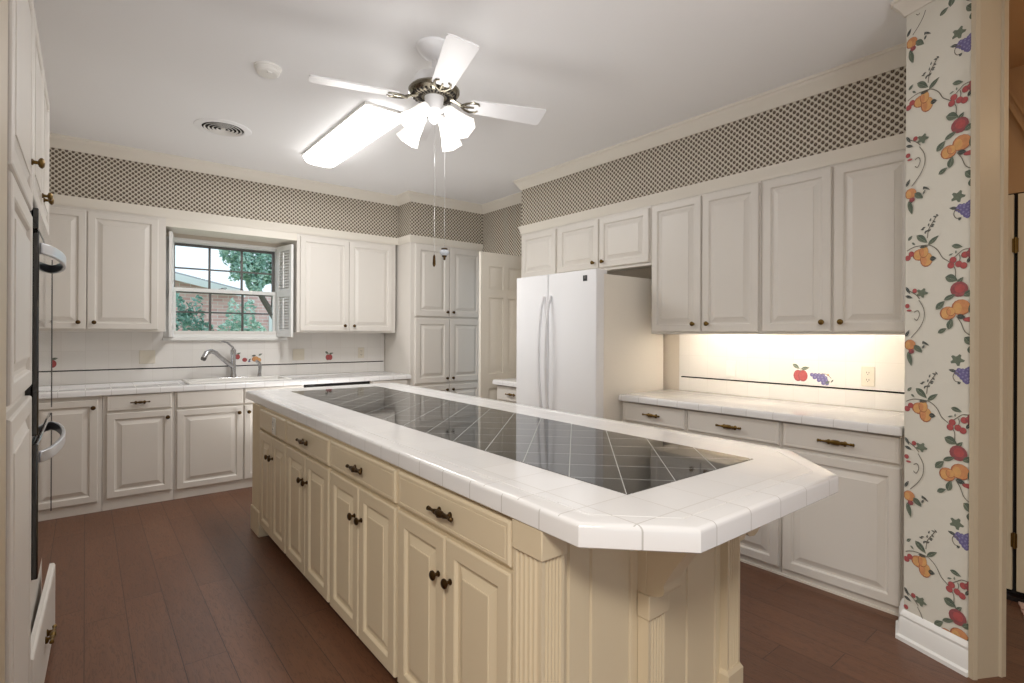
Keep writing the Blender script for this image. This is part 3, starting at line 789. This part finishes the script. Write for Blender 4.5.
ov = thing('double_oven', 'black double wall oven with two bowed steel handles', 'oven', (XF, 2.245, 0), LEFT)
OW = .83
b = MB(); b.box(0, OW, 0, .55, .53, 1.725); b.box(-.012, OW+.012, -.014, 0, .525, 1.73); b.build('oven_body', BLACK, ov, bevel=.002)
MB().box(0, OW, -.030, -.014, 1.655, 1.722).build('control_panel', GLASSB, ov, bevel=.003)
for z0, z1, hz in ((1.0, 1.645, 1.60), (.545, .975, .925)):
    dd = MB().box(0, OW, -.032, -.014, z0, z1).build('oven_door', GLASSB, ov, bevel=.004)
    MB().box(OW-.006, OW+.004, -.034, -.012, z0, z1).build('door_edge_trim', GREY, dd)
    pts = []
    for i in range(15):
        u = i/14; pts.append((.04+u*(OW-.08), -.032-.050*math.sin(math.pi*u)**.6, hz))
    L = []
    for i, p in enumerate(pts):
        p = Vector(p); tt = (Vector(pts[min(i+1, 14)])-Vector(pts[max(i-1, 0)])).normalized(); nn = Vector((tt.y, -tt.x, 0))
        L.append([p+nn*.006+Vector((0,0,.018)), p+nn*.006-Vector((0,0,.018)), p-nn*.006-Vector((0,0,.018)), p-nn*.006+Vector((0,0,.018))])
    MB().loops(L).build('door_handle', STEEL, dd, bevel=.003)
struct('trim_left_jamb', MB().box(XF-.62, XF+.019, .95, 1.515, 0, CZ), JAMB)
struct('trim_left_gap_shade', MB().box(XF-.62, XF-.03, 1.515, 1.598, 0, CZ), DARK)  # dark box put in for the shade in the gap beside the door

# ------------------------------------------------------------------ island
XI = .885
GI = 'island cabinets'
def isl(y0, y1, label, first=False):
    w_ = y0-y1; mid = w_/2
    dr = [(.012, w_-.010, .716, .838, None if first else 1.05)]
    return cabinet('island_cabinet', label, 'cabinet', GI, (XI, y0), RIGHT, w_, .94, 0, .852,
        [(.012, mid-.003, .086, .700, mid-.035, .575, .062), (mid+.003, w_-.010, .086, .700, mid+.035, .575, .062)], dr, paint=PAINT_WARMLIT, hw=DBRASS, toe=.085, toe_in=.11)
isl(3.695, 3.105, 'cream island cabinet at the far end with an outlet in its blank drawer front', True)
isl(3.103, 2.417, 'cream island cabinet second from the far end, with a brass drawer pull')
isl(2.415, 1.737, 'cream island cabinet second from the near end, with a brass drawer pull')
isl(1.735, 1.070, 'cream island cabinet nearest the camera, beside the fluted corner post')
plate('wall_outlet', 'cream outlet set into the blank drawer front of the island', 'outlet', (XI-.0205, 3.33, .775), RIGHT, mat('grey_ivory_plastic', (228, 224, 214), .4), .068, .10, group=None)

def fluted(mb, x0, x1, y, z0, z1, faces=('front',), depth=.10, n=5):
    """fluted pilaster: plan polygon with grooves on the front (towards -y) and, if asked, on the left (towards -x)"""
    def flutes(a, c):
        out = []; m0 = .010; pw = (c-a-2*m0)/n
        for i in range(n):
            s = a+m0+i*pw
            out += [(s+pw*.12, 0), (s+pw*.30, .005), (s+pw*.5, .0065), (s+pw*.70, .005), (s+pw*.88, 0)]
        return out
    poly = [(x0, y)]
    if 'front' in faces: poly += [(s, y+dd) for s, dd in flutes(x0, x1)]
    poly += [(x1, y), (x1, y+depth), (x0, y+depth)]
    if 'left' in faces: poly += [(x0+dd, s) for s, dd in flutes(y, y+depth)][::-1]
    mb.prism(poly, z0, z1)
def corbel(mb, h0, h1, z0, z1, proj, place, full=False):
    """scroll bracket: profile in (out, z), extruded over the width"""
    pts = [(0, 1), (1, 1), (1, .925), (.95, .90), (.83, .76), (.66, .59), (.53, .45), (.415, .325), (.33, .22), (.285, .15), (.305, .115), (.285, .063), (.22, .028), (.13, .004), (0, 0)] if not full else \
          [(0, 1), (1, 1), (1, .30), (.98, .18), (.92, .09), (.82, .03), (.68, 0), (.50, .02), (.38, .08), (.30, .02), (0, 0)]
    prof = [(o*proj, z0+h*(z1-z0)) for o, h in pts]
    mb.loops([[place(o, s, z) for o, z in prof] for s in (h0, h0+.008, h0+.010, h1-.010, h1-.008, h1)])
IE = .985
t = thing('island_end', 'cream island end facing the camera with fluted posts and scroll brackets', 'cabinet end', (1.357, 1.02, 0))
O = (1.357, 1.02, 0)
gro = [.987, 1.073, 1.240, 1.405, 1.53, 1.70]
poly = [(.895, IE)]
for g in gro: poly += [(g-.006, IE), (g-.002, IE+.007), (g+.002, IE+.007), (g+.006, IE)]
poly += [(1.825, IE), (1.825, 1.068), (.895, 1.068)]
MB().prism(poly, 0, .852).build('grooved_panel', PAINT_WARMLIT, t, O, smooth=20)
for x0, x1, nm in ((.868, .946, ('front', 'left')), (1.735, 1.818, ('front',))):
    b = MB(); fluted(b, x0, x1, .957, .165, .775, nm, .111); b.build('fluted_post', PAINT_WARMLIT, t, O, smooth=25)
    MB().box(x0-.005, x1+.005, .951, 1.068, .775, .852).build('post_cap', PAINT_WARMLIT, t, O, bevel=.003)
    b = MB(); b.box(x0-.008, x1+.008, .948, 1.068, 0, .150); b.loops([[(x0-.008, .948, .15), (x1+.008, .948, .15), (x1+.008, 1.068, .15), (x0-.008, 1.068, .15)], [(x0, .956, .165), (x1, .956, .165), (x1, 1.068, .165), (x0, 1.068, .165)]])
    b.build('plinth', PAINT_WARMLIT, t, O)
b = MB(); fluted(b, 1.275, 1.363, .945, .165, .50, ('front',), .038); b.build('fluted_pilaster', PAINT_WARMLIT, t, O, smooth=25)
MB().box(1.270, 1.368, .939, .983, .50, .572).build('pilaster_cap', PAINT_WARMLIT, t, O, bevel=.003)
MB().box(1.268, 1.370, .937, .983, 0, .165).build('plinth', PAINT_WARMLIT, t, O, bevel=.004)
b = MB(); b.box(1.275, 1.363, .955, .985, .572, .852); corbel(b, 1.278, 1.360, .572, .852, .205, lambda o, s, z: (s, .955-o, z)); b.build('scroll_bracket', PAINT_WARMLIT, t, O, smooth=50)
b = MB(); corbel(b, .975, 1.055, .578, .852, .19, lambda o, s, z: (1.826+o, s, z), True); b.build('scroll_bracket', PAINT_WARMLIT, t, O, smooth=50)
t = thing('island_end', 'cream island end at the far side toward the sink with a plinth post', 'cabinet end', (1.357, 3.75, 0))
O = (1.357, 3.75, 0)
MB().box(.895, 1.825, 3.70, 3.90, 0, .852).build('panel', PAINT_WARMLIT, t, O, bevel=.002)
b = MB(); fluted(b, .872, .96, 3.70, .165, .852, ('left',), .20); b.build('fluted_post', PAINT_WARMLIT, t, O, smooth=25)
MB().box(.864, .968, 3.697, 3.912, 0, .165).build('plinth', PAINT_WARMLIT, t, O, bevel=.005)

ip = [(1.045, .637), (1.782, .637), (2.022, .882), (2.022, 4.20), (.862, 4.20), (.856, .822)]
it = tag(edge_uv(MB().slab(ip, .853, TOP+.004, .013, groove=.062).build('island_countertop', TILEI), .97), 'long island countertop of white tile with clipped near corners and a black tile inset', 'countertop')
MB().box(1.108, 1.764, .892, 3.955, TOP-.004, TOP+.0052).build('black_tile_inset', TILEK, it)

# the island stands a touch askew to the walls
for o in C.objects:
    if o.parent is None and 'island' in o.get('label', ''):
        a_ = R(-.75 if o is it else -.25)
        o.location = Matrix.Translation((.86, .8, 0)) @ Matrix.Rotation(a_, 4, 'Z') @ Matrix.Translation((-.86, -.8, 0)) @ o.location
        o.rotation_euler.z += a_

# ------------------------------------------------------------------ sink, faucet, sprayer
ctop = [o for o in C.objects if o.name.startswith('countertop') and 'under the window' in o.get('label', '')][0]
SX0, SX1, SY0, SY1 = .66, 1.47, 5.02, 5.42
cut = MB().box(SX0+.02, SX1-.02, SY0+.02, SY1-.02, .80, 1.0).build('cutter', TILE)
md = ctop.modifiers.new('cut', 'BOOLEAN'); md.object = cut; md.operation = 'DIFFERENCE'; md.solver = 'EXACT'
dg = bpy.context.evaluated_depsgraph_get(); dg.update()
me = bpy.data.meshes.new_from_object(ctop.evaluated_get(dg)); ctop.modifiers.clear(); ctop.data = me
bpy.data.objects.remove(cut)
sk = thing('kitchen_sink', 'white double bowl sink set in the counter below the window', 'sink', ((SX0+SX1)/2, (SY0+SY1)/2, TOP))
O = ((SX0+SX1)/2, (SY0+SY1)/2, TOP)
def rect(x0, x1, y0, y1, z): return [(x0, y0, z), (x1, y0, z), (x1, y1, z), (x0, y1, z)]
b = MB()
b.loops([rect(SX0, SX1, SY0, SY1, TOP+.0005), rect(SX0, SX1, SY0, SY1, TOP+.008), rect(SX0+.006, SX1-.006, SY0+.006, SY1-.006, TOP+.012), rect(SX0+.024, SX1-.024, SY0+.024, SY1-.024, TOP+.010),
         rect(SX0+.028, SX1-.028, SY0+.028, SY1-.028, TOP-.02), rect(SX0+.05, SX1-.05, SY0+.05, SY1-.05, TOP-.16)], cap0=False)
b.build('bowl', PLASTIC, sk, O, bevel=.004)
MB().box((SX0+SX1)/2-.012, (SX0+SX1)/2+.012, SY0+.03, SY1-.03, TOP-.155, TOP-.03).build('divider', PLASTIC, sk, O, bevel=.006)
for sx in (.25, .75):
    MB().lathe([(.04, 0), (.04, .004), (.02, .005)], (SX0+(SX1-SX0)*sx, (SY0+SY1)/2, TOP-.158), n=16).build('drain', CHROME, sk, O)
FX, FY = 1.075, 5.475
fa = thing('kitchen_faucet', 'chrome pull-out kitchen faucet with a lever handle behind the sink', 'faucet', (FX, FY, TOP)); O = (FX, FY, TOP)
b = MB(); b.slab([(FX-.125, FY-.028), (FX+.125, FY-.028), (FX+.13, FY), (FX+.125, FY+.028), (FX-.125, FY+.028), (FX-.13, FY)], TOP, TOP+.012, .006); b.build('base_plate', CHROME, fa, O)
MB().lathe([(.030, .01), (.026, .03), (.0225, .05), (.0215, .22), (.024, .225), (.024, .262), (.015, .275)], (FX, FY, TOP), n=20).build('body', CHROME, fa, O)
sp = [(FX-.01, FY-.01, 1.015), (FX-.06, FY-.045, 1.055), (FX-.12, FY-.085, 1.105), (FX-.165, FY-.115, 1.148), (FX-.205, FY-.14, 1.165), (FX-.245, FY-.165, 1.150), (FX-.268, FY-.18, 1.105)]
b = MB().tube(sp, [.020, .019, .018, .0185, .021, .023, .022], 12); s_ = b.build('spout', CHROME, fa, O)
MB().tube([(FX-.268, FY-.18, 1.107), (FX-.276, FY-.185, 1.09)], [.023, .020], 12).build('spray_head', GREY, s_, O)
MB().tube([(FX, FY, 1.175), (FX-.012, FY-.01, 1.20), (FX-.06, FY-.03, 1.238), (FX-.105, FY-.05, 1.250)], [.012, .010, .008, .009], 10, flat=(1.3, .7)).build('lever', CHROME, fa, O)
SXX = 1.300
sy = thing('side_sprayer', 'small chrome side sprayer right of the kitchen faucet', 'sprayer', (SXX, FY-.01, TOP)); O = (SXX, FY-.01, TOP)
MB().lathe([(.026, 0), (.026, .008), (.018, .016), (.015, .045)], (SXX, FY-.01, TOP), n=16).build('base', CHROME, sy, O)
MB().tube([(SXX, FY-.01, TOP+.04), (SXX+.004, FY-.012, TOP+.09), (SXX-.004, FY-.022, TOP+.135), (SXX-.035, FY-.035, TOP+.158)], [.014, .017, .016, .013], 12).build('spray_wand', CHROME, sy, O)

# ------------------------------------------------------------------ ceiling: fan, fluorescent box, vent, smoke detector
CX, CY_ = 1.385, 2.36
O = (CX, CY_, CZ)
fan = thing('ceiling_fan', 'white ceiling fan with four blades and four lit glass shades', 'ceiling fan', O)
MB().lathe([(.092, 0), (.092, -.012), (.080, -.030), (.055, -.055), (.028, -.068), (.014, -.07)][::-1], O, n=28).build('canopy', BLADE, fan, O)
MB().lathe([(.014, -.175), (.014, -.06)], O, n=12).build('downrod', BLADE, fan, O)
MB().lathe([(.085, -.225), (.106, -.215), (.110, -.190), (.098, -.160), (.060, -.138), (.02, -.130)], O, n=32).build('motor_housing', BLADE, fan, O)
mb_ = MB().lathe([(.055, -.262), (.095, -.262), (.118, -.252), (.129, -.240), (.131, -.228), (.122, -.216), (.095, -.212)], O, n=40); mo = mb_.build('motor_ring', NICKEL, fan, O)
b = MB()
for i in range(28):
    a = 2*math.pi*i/28; ca, sa = math.cos(a), math.sin(a)
    p = lambda r, s, z: (CX+r*ca-s*sa, CY_+r*sa+s*ca, CZ+z)
    b.loops([[p(.066, -.0035, -.2625), p(.066, .0035, -.2625), p(.066, .0035, -.2655), p(.066, -.0035, -.2655)], [p(.114, -.005, -.2555), p(.114, .005, -.2555), p(.114, .005, -.2590), p(.114, -.005, -.2590)]])
b.build('vent_fins', DARK, mo, O)
for ang in (-109, -19, 71, 164):
    a = R(ang); er = Vector((math.cos(a), math.sin(a), 0)); et = Vector((-math.sin(a), math.cos(a), 0)); pit = R(-12)
    ev = (et*math.cos(pit)+Vector((0, 0, 1))*math.sin(pit)); en = er.cross(ev)
    B0 = Vector((CX, CY_, CZ-.278))
    out = [(.185, -.048), (.20, -.053), (.60-.02, -.071), (.60-.006, -.066), (.60, -.052), (.60, .052), (.60-.006, .066), (.60-.02, .071), (.20, .053), (.185, .048)]
    pt = lambda r, s, h: B0+er*r+ev*s+en*h
    bl = MB().loops([[pt(r, s, -.003) for r, s in out], [pt(r, s, .003) for r, s in out]]).build('blade', BLADE, fan, O)
    b = MB()
    b.tube([Vector((CX, CY_, CZ-.258))+er*.085, B0+er*.12+Vector((0,0,.008)), pt(.15, 0, -.006)], [.010, .008, .009], 8)
    for sg in (-1, 1):
        b.tube([pt(.14, 0, -.006), pt(.165, .026*sg, -.007), pt(.195, .040*sg, -.007), pt(.225, .036*sg, -.006), pt(.235, .022*sg, -.006)], [.007, .006, .006, .005, .004], 8)
    b.tube([pt(.14, 0, -.006), pt(.18, .0, -.008), pt(.21, .0, -.006)], [.008, .006, .004], 8)
    b.build('blade_iron', NICKEL, bl, O)
MB().lathe([(.010, -.395), (.022, -.385), (.030, -.365), (.030, -.345), (.044, -.330), (.047, -.285), (.050, -.262)], O, n=24).build('light_kit', BLADE, fan, O)
for k, ang in enumerate((28, 110, 205, 297)):
    a = R(ang); er = Vector((math.cos(a), math.sin(a), 0)); dn = (er*math.sin(R(43))-Vector((0, 0, 1))*math.cos(R(43))).normalized()
    n0 = Vector((CX, CY_, CZ-.330))+er*.072
    arm = MB().tube([Vector((CX, CY_, CZ-.345))+er*.025, n0+Vector((0,0,.004)), n0+dn*.02], [.011, .012, .020], 10)
    ar = arm.build('lamp_arm', BLADE, fan, O)
    prof = [(.024, .008), (.030, .020), (.034, .05), (.040, .08), (.049, .120), (.064, .166), (.062, .167), (.046, .120), (.036, .08), (.030, .05), (.024, .022)]
    # six-sided flared glass
    s_ = MB().lathe(prof, n0, dn, n=6, cap0=True, cap1=True).build('glass_shade', SHADEM, fan, O, smooth=20)
for px, py, z0, fob in ((CX+.002, CY_-.004, 1.735, 0), (CX+.043, CY_-.036, 1.770, 1)):
    ch = MB().tube([(px, py, CZ-.39), (px, py, z0)], .0008, 6).build('pull_chain', CHROME, fan, O)
    if fob == 0: MB().lathe([(.002, 0), (.006, -.010), (.008, -.050), (.004, -.062)][::-1], (px, py, z0), n=12).build('chain_fob', DBRASS, ch, O)
    else:
        MB().lathe([(.003, 0), (.016, -.003), (.018, -.008), (.010, -.010)][::-1], (px, py, z0), n=14).build('fob_cap', DBRASS, ch, O)
        MB().lathe([(.012, -.010), (.024, -.018), (.025, -.028), (.014, -.040)][::-1], (px, py, z0), n=14).build('ceramic_fob', [mat('blue_white_ceramic', (214, 220, 232), .15, noise=.3, nscale=160)], ch, O)
        MB().lathe([(.012, -.040), (.012, -.046), (.005, -.052), (.007, -.058), (.003, -.064)][::-1], (px, py, z0), n=12).build('fob_finial', DBRASS, ch, O)
lamp('fan_bulbs', 'POINT', (CX, CY_, CZ-.56), 3.5, (1, .98, .95), .14)

fb = lamp('fluorescent_tubes', 'AREA', (1.515, 3.80, CZ-.095), 15, (1, .985, .96), .25, None, 1.15)
fl = thing('fluorescent_ceiling_light', 'long lit fluorescent ceiling light with a white wraparound diffuser', 'ceiling light', (1.515, 3.80, CZ)); O = (1.515, 3.80, CZ)
b = MB(); b.box(1.37, 1.665, 3.19, 4.46, CZ-.018, CZ); b.build('housing', PLASTIC, fl, O, bevel=.003)
L = []
for y, s in ((3.20, .92), (3.215, 1.0), (4.43, 1.0), (4.45, .9)):
    pr2 = []
    for i in range(13):
        u = i/12; x = 1.5175+(u-.5)*.275; pr2.append((x, y, CZ-.020-.062*s*(1-(2*u-1)**4)**.6))
    L.append(pr2+[(1.655, y, CZ-.019), (1.38, y, CZ-.019)])
MB().loops(L).build('diffuser', LIGHTM, fl, O)

VX, VY = .765, 4.27
O = (VX, VY, CZ)
ve = thing('ceiling_vent', 'round white ceiling air vent with dark gaps between its rings', 'vent', O)
MB().lathe([(.185, 0), (.182, -.004), (.142, -.010), (.136, -.007), (.134, -.0)], O, n=40, cap0=False, cap1=False).build('outer_ring', CEIL, ve, O)
MB().lathe([(.134, -.001), (.001, -.001)], O, n=40, cap0=False).build('duct_shade', DARK, ve, O)  # flat dark disc painted in for the shade up the duct
for i, r in enumerate((.118, .092, .066, .040)):
    MB().lathe([(r-.003, -.002), (r+.005, -.011), (r+.003, -.0125), (r-.006, -.004)], O, n=36, cap0=False, cap1=False).build('ring_blade', PLASTIC, ve, O)
MB().lathe([(.016, -.002), (.016, -.011), (.004, -.013)], O, n=20).build('hub', PLASTIC, ve, O)
O = (.78, 3.13, CZ)
sd = thing('smoke_detector', 'round white smoke detector on the ceiling left of the fan', 'smoke detector', O)
MB().lathe([(.071, 0), (.071, -.010), (.066, -.014), (.066, -.018)], O, n=32).build('base', PLASTIC, sd, O)
MB().lathe([(.062, -.018), (.060, -.032), (.050, -.040), (.020, -.043), (.004, -.043)], O, n=32).build('cover', PLASTIC, sd, O)
MB().box(O[0]-.012, O[0]+.012, O[1]-.045, O[1]-.025, CZ-.046, CZ-.040).build('test_button', PLASTIC, sd, O, bevel=.002)

# ------------------------------------------------------------------ doors
O = (2.95, 4.14, 0)
d1 = thing('door_1', None, None, O); d1['kind'] = 'structure'
DY = 4.14
b = MB(); X0, X1 = 2.955, 3.56
cols = [(3.05, 3.225), (3.29, 3.465)]; rows = [(.20, .80), (.94, 1.685), (1.765, 1.99)]
b.box(X0, X1, DY+.010, DY+.036, .012, 2.122)
xs = [X0, cols[0][0], cols[0][1], cols[1][0], cols[1][1], X1]
for i in (0, 2, 4): b.box(xs[i], xs[i+1], DY, DY+.010, .012, 2.122)
zs = [.012, .20, .80, .94, 1.685, 1.765, 1.99, 2.122]
for c0, c1 in cols:
    for i in (0, 2, 4, 6): b.box(c0, c1, DY, DY+.010, zs[i], zs[i+1])
b.build('door_panel', TRIMP, d1, O)
for c0, c1 in cols:
    for r0, r1 in rows:
        q_ = lambda i, y: [(c0+i, y, r0+i), (c1-i, y, r0+i), (c1-i, y, r1-i), (c0+i, y, r1-i)]
        MB().loops([q_(.0, DY+.012), q_(.006, DY+.009), q_(.016, DY+.009), q_(.035, DY+.003)], cap0=False).build('raised_panel', TRIMP, d1, O)
O = (3.66, .2, 0)
d2 = thing('door_2', None, None, O); d2['kind'] = 'structure'
DOORH = mat('hall_door_paint', (204, 190, 164), .5, noise=.03, nscale=3)
for y0, y1 in ((.489, .519), (.13, .474), (-.41, .12)):
    b = MB(); b.box(3.655, 3.68, y0, y1, .045, 2.05); lf = b.build('leaf', DOORH, d2, O, bevel=.003)
for z in (.30, 1.79): MB().lathe([(.006, -.04), (.006, .04)], (3.650, .4815, z), n=8).box(3.650, 3.656, .470, .494, z-.035, z+.035).build('hinge', BRASS, d2, O)
struct('trim_hall_threshold', MB().box(3.63, 3.70, -.42, .52, 0, .022), THRESH)
struct('trim_hall_gap_shade', MB().box(3.69, 3.78, -.42, .52, 0, 2.06), DARK)  # dark sheet added behind the leaves as the shade in their gap
b = MB(); b.loops([[(3.655, .56, 2.62), (3.655, .56, 2.72), (3.68, .56, 2.72), (3.68, .56, 2.62)], [(3.655, .36, 2.13), (3.655, .36, 2.23), (3.68, .36, 2.23), (3.68, .36, 2.13)]])
b.loops([[(3.645, .56, 2.70), (3.645, .56, 2.725), (3.66, .56, 2.725), (3.66, .56, 2.70)], [(3.645, .36, 2.21), (3.645, .36, 2.235), (3.66, .36, 2.235), (3.66, .36, 2.21)]])
struct('trim_hall_slope', b, TANW)
RUGM = NT('patterned_hall_rug'); g_ = RUGM.noise(RUGM.uv, 26, 2)
RUG = RUGM.out(RUGM.mix(RUGM.ma('GREATER_THAN', g_, .53), lin((214, 186, 176)), lin((130, 60, 56))), .95)
tag(MB().slab([(3.36, -.25), (3.62, -.25), (3.62, .462), (3.36, .40)], 0, .012, .004).build('hall_rug', RUG), 'small pink and red patterned rug in the hallway by the far right edge', 'rug')

# ------------------------------------------------------------------ outside the window
ASPH = mat('roof_shingle_grey', (176, 174, 176), .9, noise=.12, nscale=6)
LAWN = mat('lawn', (150, 170, 120), .95, noise=.25, nscale=6)
tag(MB().box(-12, 22, 5.75, 34, -.6, -.502).build('lawn', LAWN), 'green lawn outside the window', 'lawn', kind='stuff')
O = (2, 14.5, -.5)
ho = thing('neighbour_house', 'red brick house with a grey hip roof seen through the window', 'house', O)
b = MB(); b.loops([[(-6, 13.4, -.5), (6.5, 13.4, -.5), (6.5, 13.4, 2.22), (2.6, 13.4, 2.22), (-5, 13.4, 4.0), (-6, 13.4, 3.8)], [(-6, 20, -.5), (6.5, 20, -.5), (6.5, 20, 2.22), (2.6, 20, 2.22), (-5, 20, 4.0), (-6, 20, 3.8)]]); b.build('brick_wall', BRICK, ho, O)
b = MB(); b.loops([[(-6, 13.0, 4.20), (2.75, 13.0, 2.20), (2.75, 13.0, 2.30), (-6, 13.0, 4.32)], [(-6, 20.4, 4.20), (2.75, 20.4, 2.20), (2.75, 20.4, 2.30), (-6, 20.4, 4.32)]])
b.build('roof', ASPH, ho, O, smooth=10)
b = MB(); b.loops([[(-6, 12.96, 4.10), (2.78, 12.96, 2.12), (2.78, 12.96, 2.26), (-6, 12.96, 4.26)], [(-6, 13.0, 4.10), (2.78, 13.0, 2.12), (2.78, 13.0, 2.26), (-6, 13.0, 4.26)]]); b.build('fascia', WHITEP, ho, O)
wx, wz = 3.38, .55
b = MB(); ring(b, wx, wx+1.0, wz, wz+1.2, 13.34, 13.4, .08); f_ = b.build('house_window', WHITEP, ho, O)
MB().box(wx+.08, wx+.92, 13.37, 13.39, wz+.08, wz+1.12).build('pane', mat('house_window_glass', (110, 128, 140), .1), f_, O)

def foliage(c, rx, ry, rz, n, ls, seed):
    rnd = random.Random(seed); b = MB(); c = Vector(c)
    for _ in range(n):
        while True:
            p = Vector((rnd.uniform(-1, 1), rnd.uniform(-1, 1), rnd.uniform(-1, 1)))
            if .25 < p.length < 1: break
        p = p.normalized()*(p.length**.4)*(.82+.18*math.sin(p.x*9+seed)*math.cos(p.z*8))
        q = c+Vector((p.x*rx, p.y*ry, p.z*rz))
        d = Vector((rnd.gauss(0, 1), rnd.gauss(0, 1), rnd.gauss(0, .7))).normalized(); s = d.cross(Vector((rnd.gauss(0, 1), rnd.gauss(0, 1), rnd.gauss(0, 1)))).normalized()
        l = ls*rnd.uniform(.7, 1.3)
        b.face([q-d*l, q+s*l*.42, q+d*l, q-s*l*.42], rnd.choice((0, 0, 1)))
    return b
LG1 = mat('leaf_blue_green', (158, 192, 178), .7, noise=.2, nscale=3); LG2 = mat('leaf_pale_green', (204, 226, 210), .7, noise=.2, nscale=3)
LG3 = mat('leaf_yellow_green', (224, 228, 168), .7, noise=.2, nscale=3); LG4 = mat('leaf_deep_green', (120, 158, 142), .7, noise=.2, nscale=3)
BARK = mat('tree_bark', (110, 100, 92), .9, noise=.2, nscale=20)
tr_ = thing('garden_tree', 'leaning tree with blue-green crown outside the window', 'tree', (3.25, 11.6, -.5)); O = (3.25, 11.6, -.5)
b = MB(); b.tube([(3.25, 11.6, -.5), (3.22, 11.6, .9), (3.05, 11.55, 1.62), (2.80, 11.5, 2.0), (2.62, 11.4, 2.35), (2.5, 11.3, 3.0)], [.10, .09, .07, .055, .05, .03], 10); b.tube([(3.0, 11.55, 1.7), (3.0, 11.5, 2.3), (2.9, 11.4, 3.0)], [.05, .04, .02], 8)
b.build('trunk', BARK, tr_, O)
b = foliage((2.66, 11.4, 2.92), .74, .6, .86, 5200, .055, 2); b.build('crown', [LG1, LG2], tr_, O)
def shrub(label, c, rx, ry, rz, n, mats, seed, ls=.07):
    t = thing('garden_shrub', label, 'shrub', (c[0], c[1], -.5)); O = (c[0], c[1], -.5)
    foliage(c, rx, ry, rz, n, ls, seed).build('foliage', mats, t, O)
    MB().tube([(c[0], c[1], -.5), (c[0]+.03, c[1], c[2])], [.03, .015], 6).build('stem', BARK, t, O)
shrub('dark green shrub outside behind the lower left window panes', (1.02, 8.2, .92), .40, .33, 1.06, 3600, [LG4, LG1], 4, .036)
shrub('pale green shrub outside behind the lower middle window panes', (1.80, 8.6, .92), .37, .33, 1.04, 3600, [LG2, LG1], 5, .036)
shrub('yellow-green shrub outside at the lower right of the window', (2.52, 9.6, .56), .40, .36, 1.0, 3000, [LG3, LG2], 6, .036)
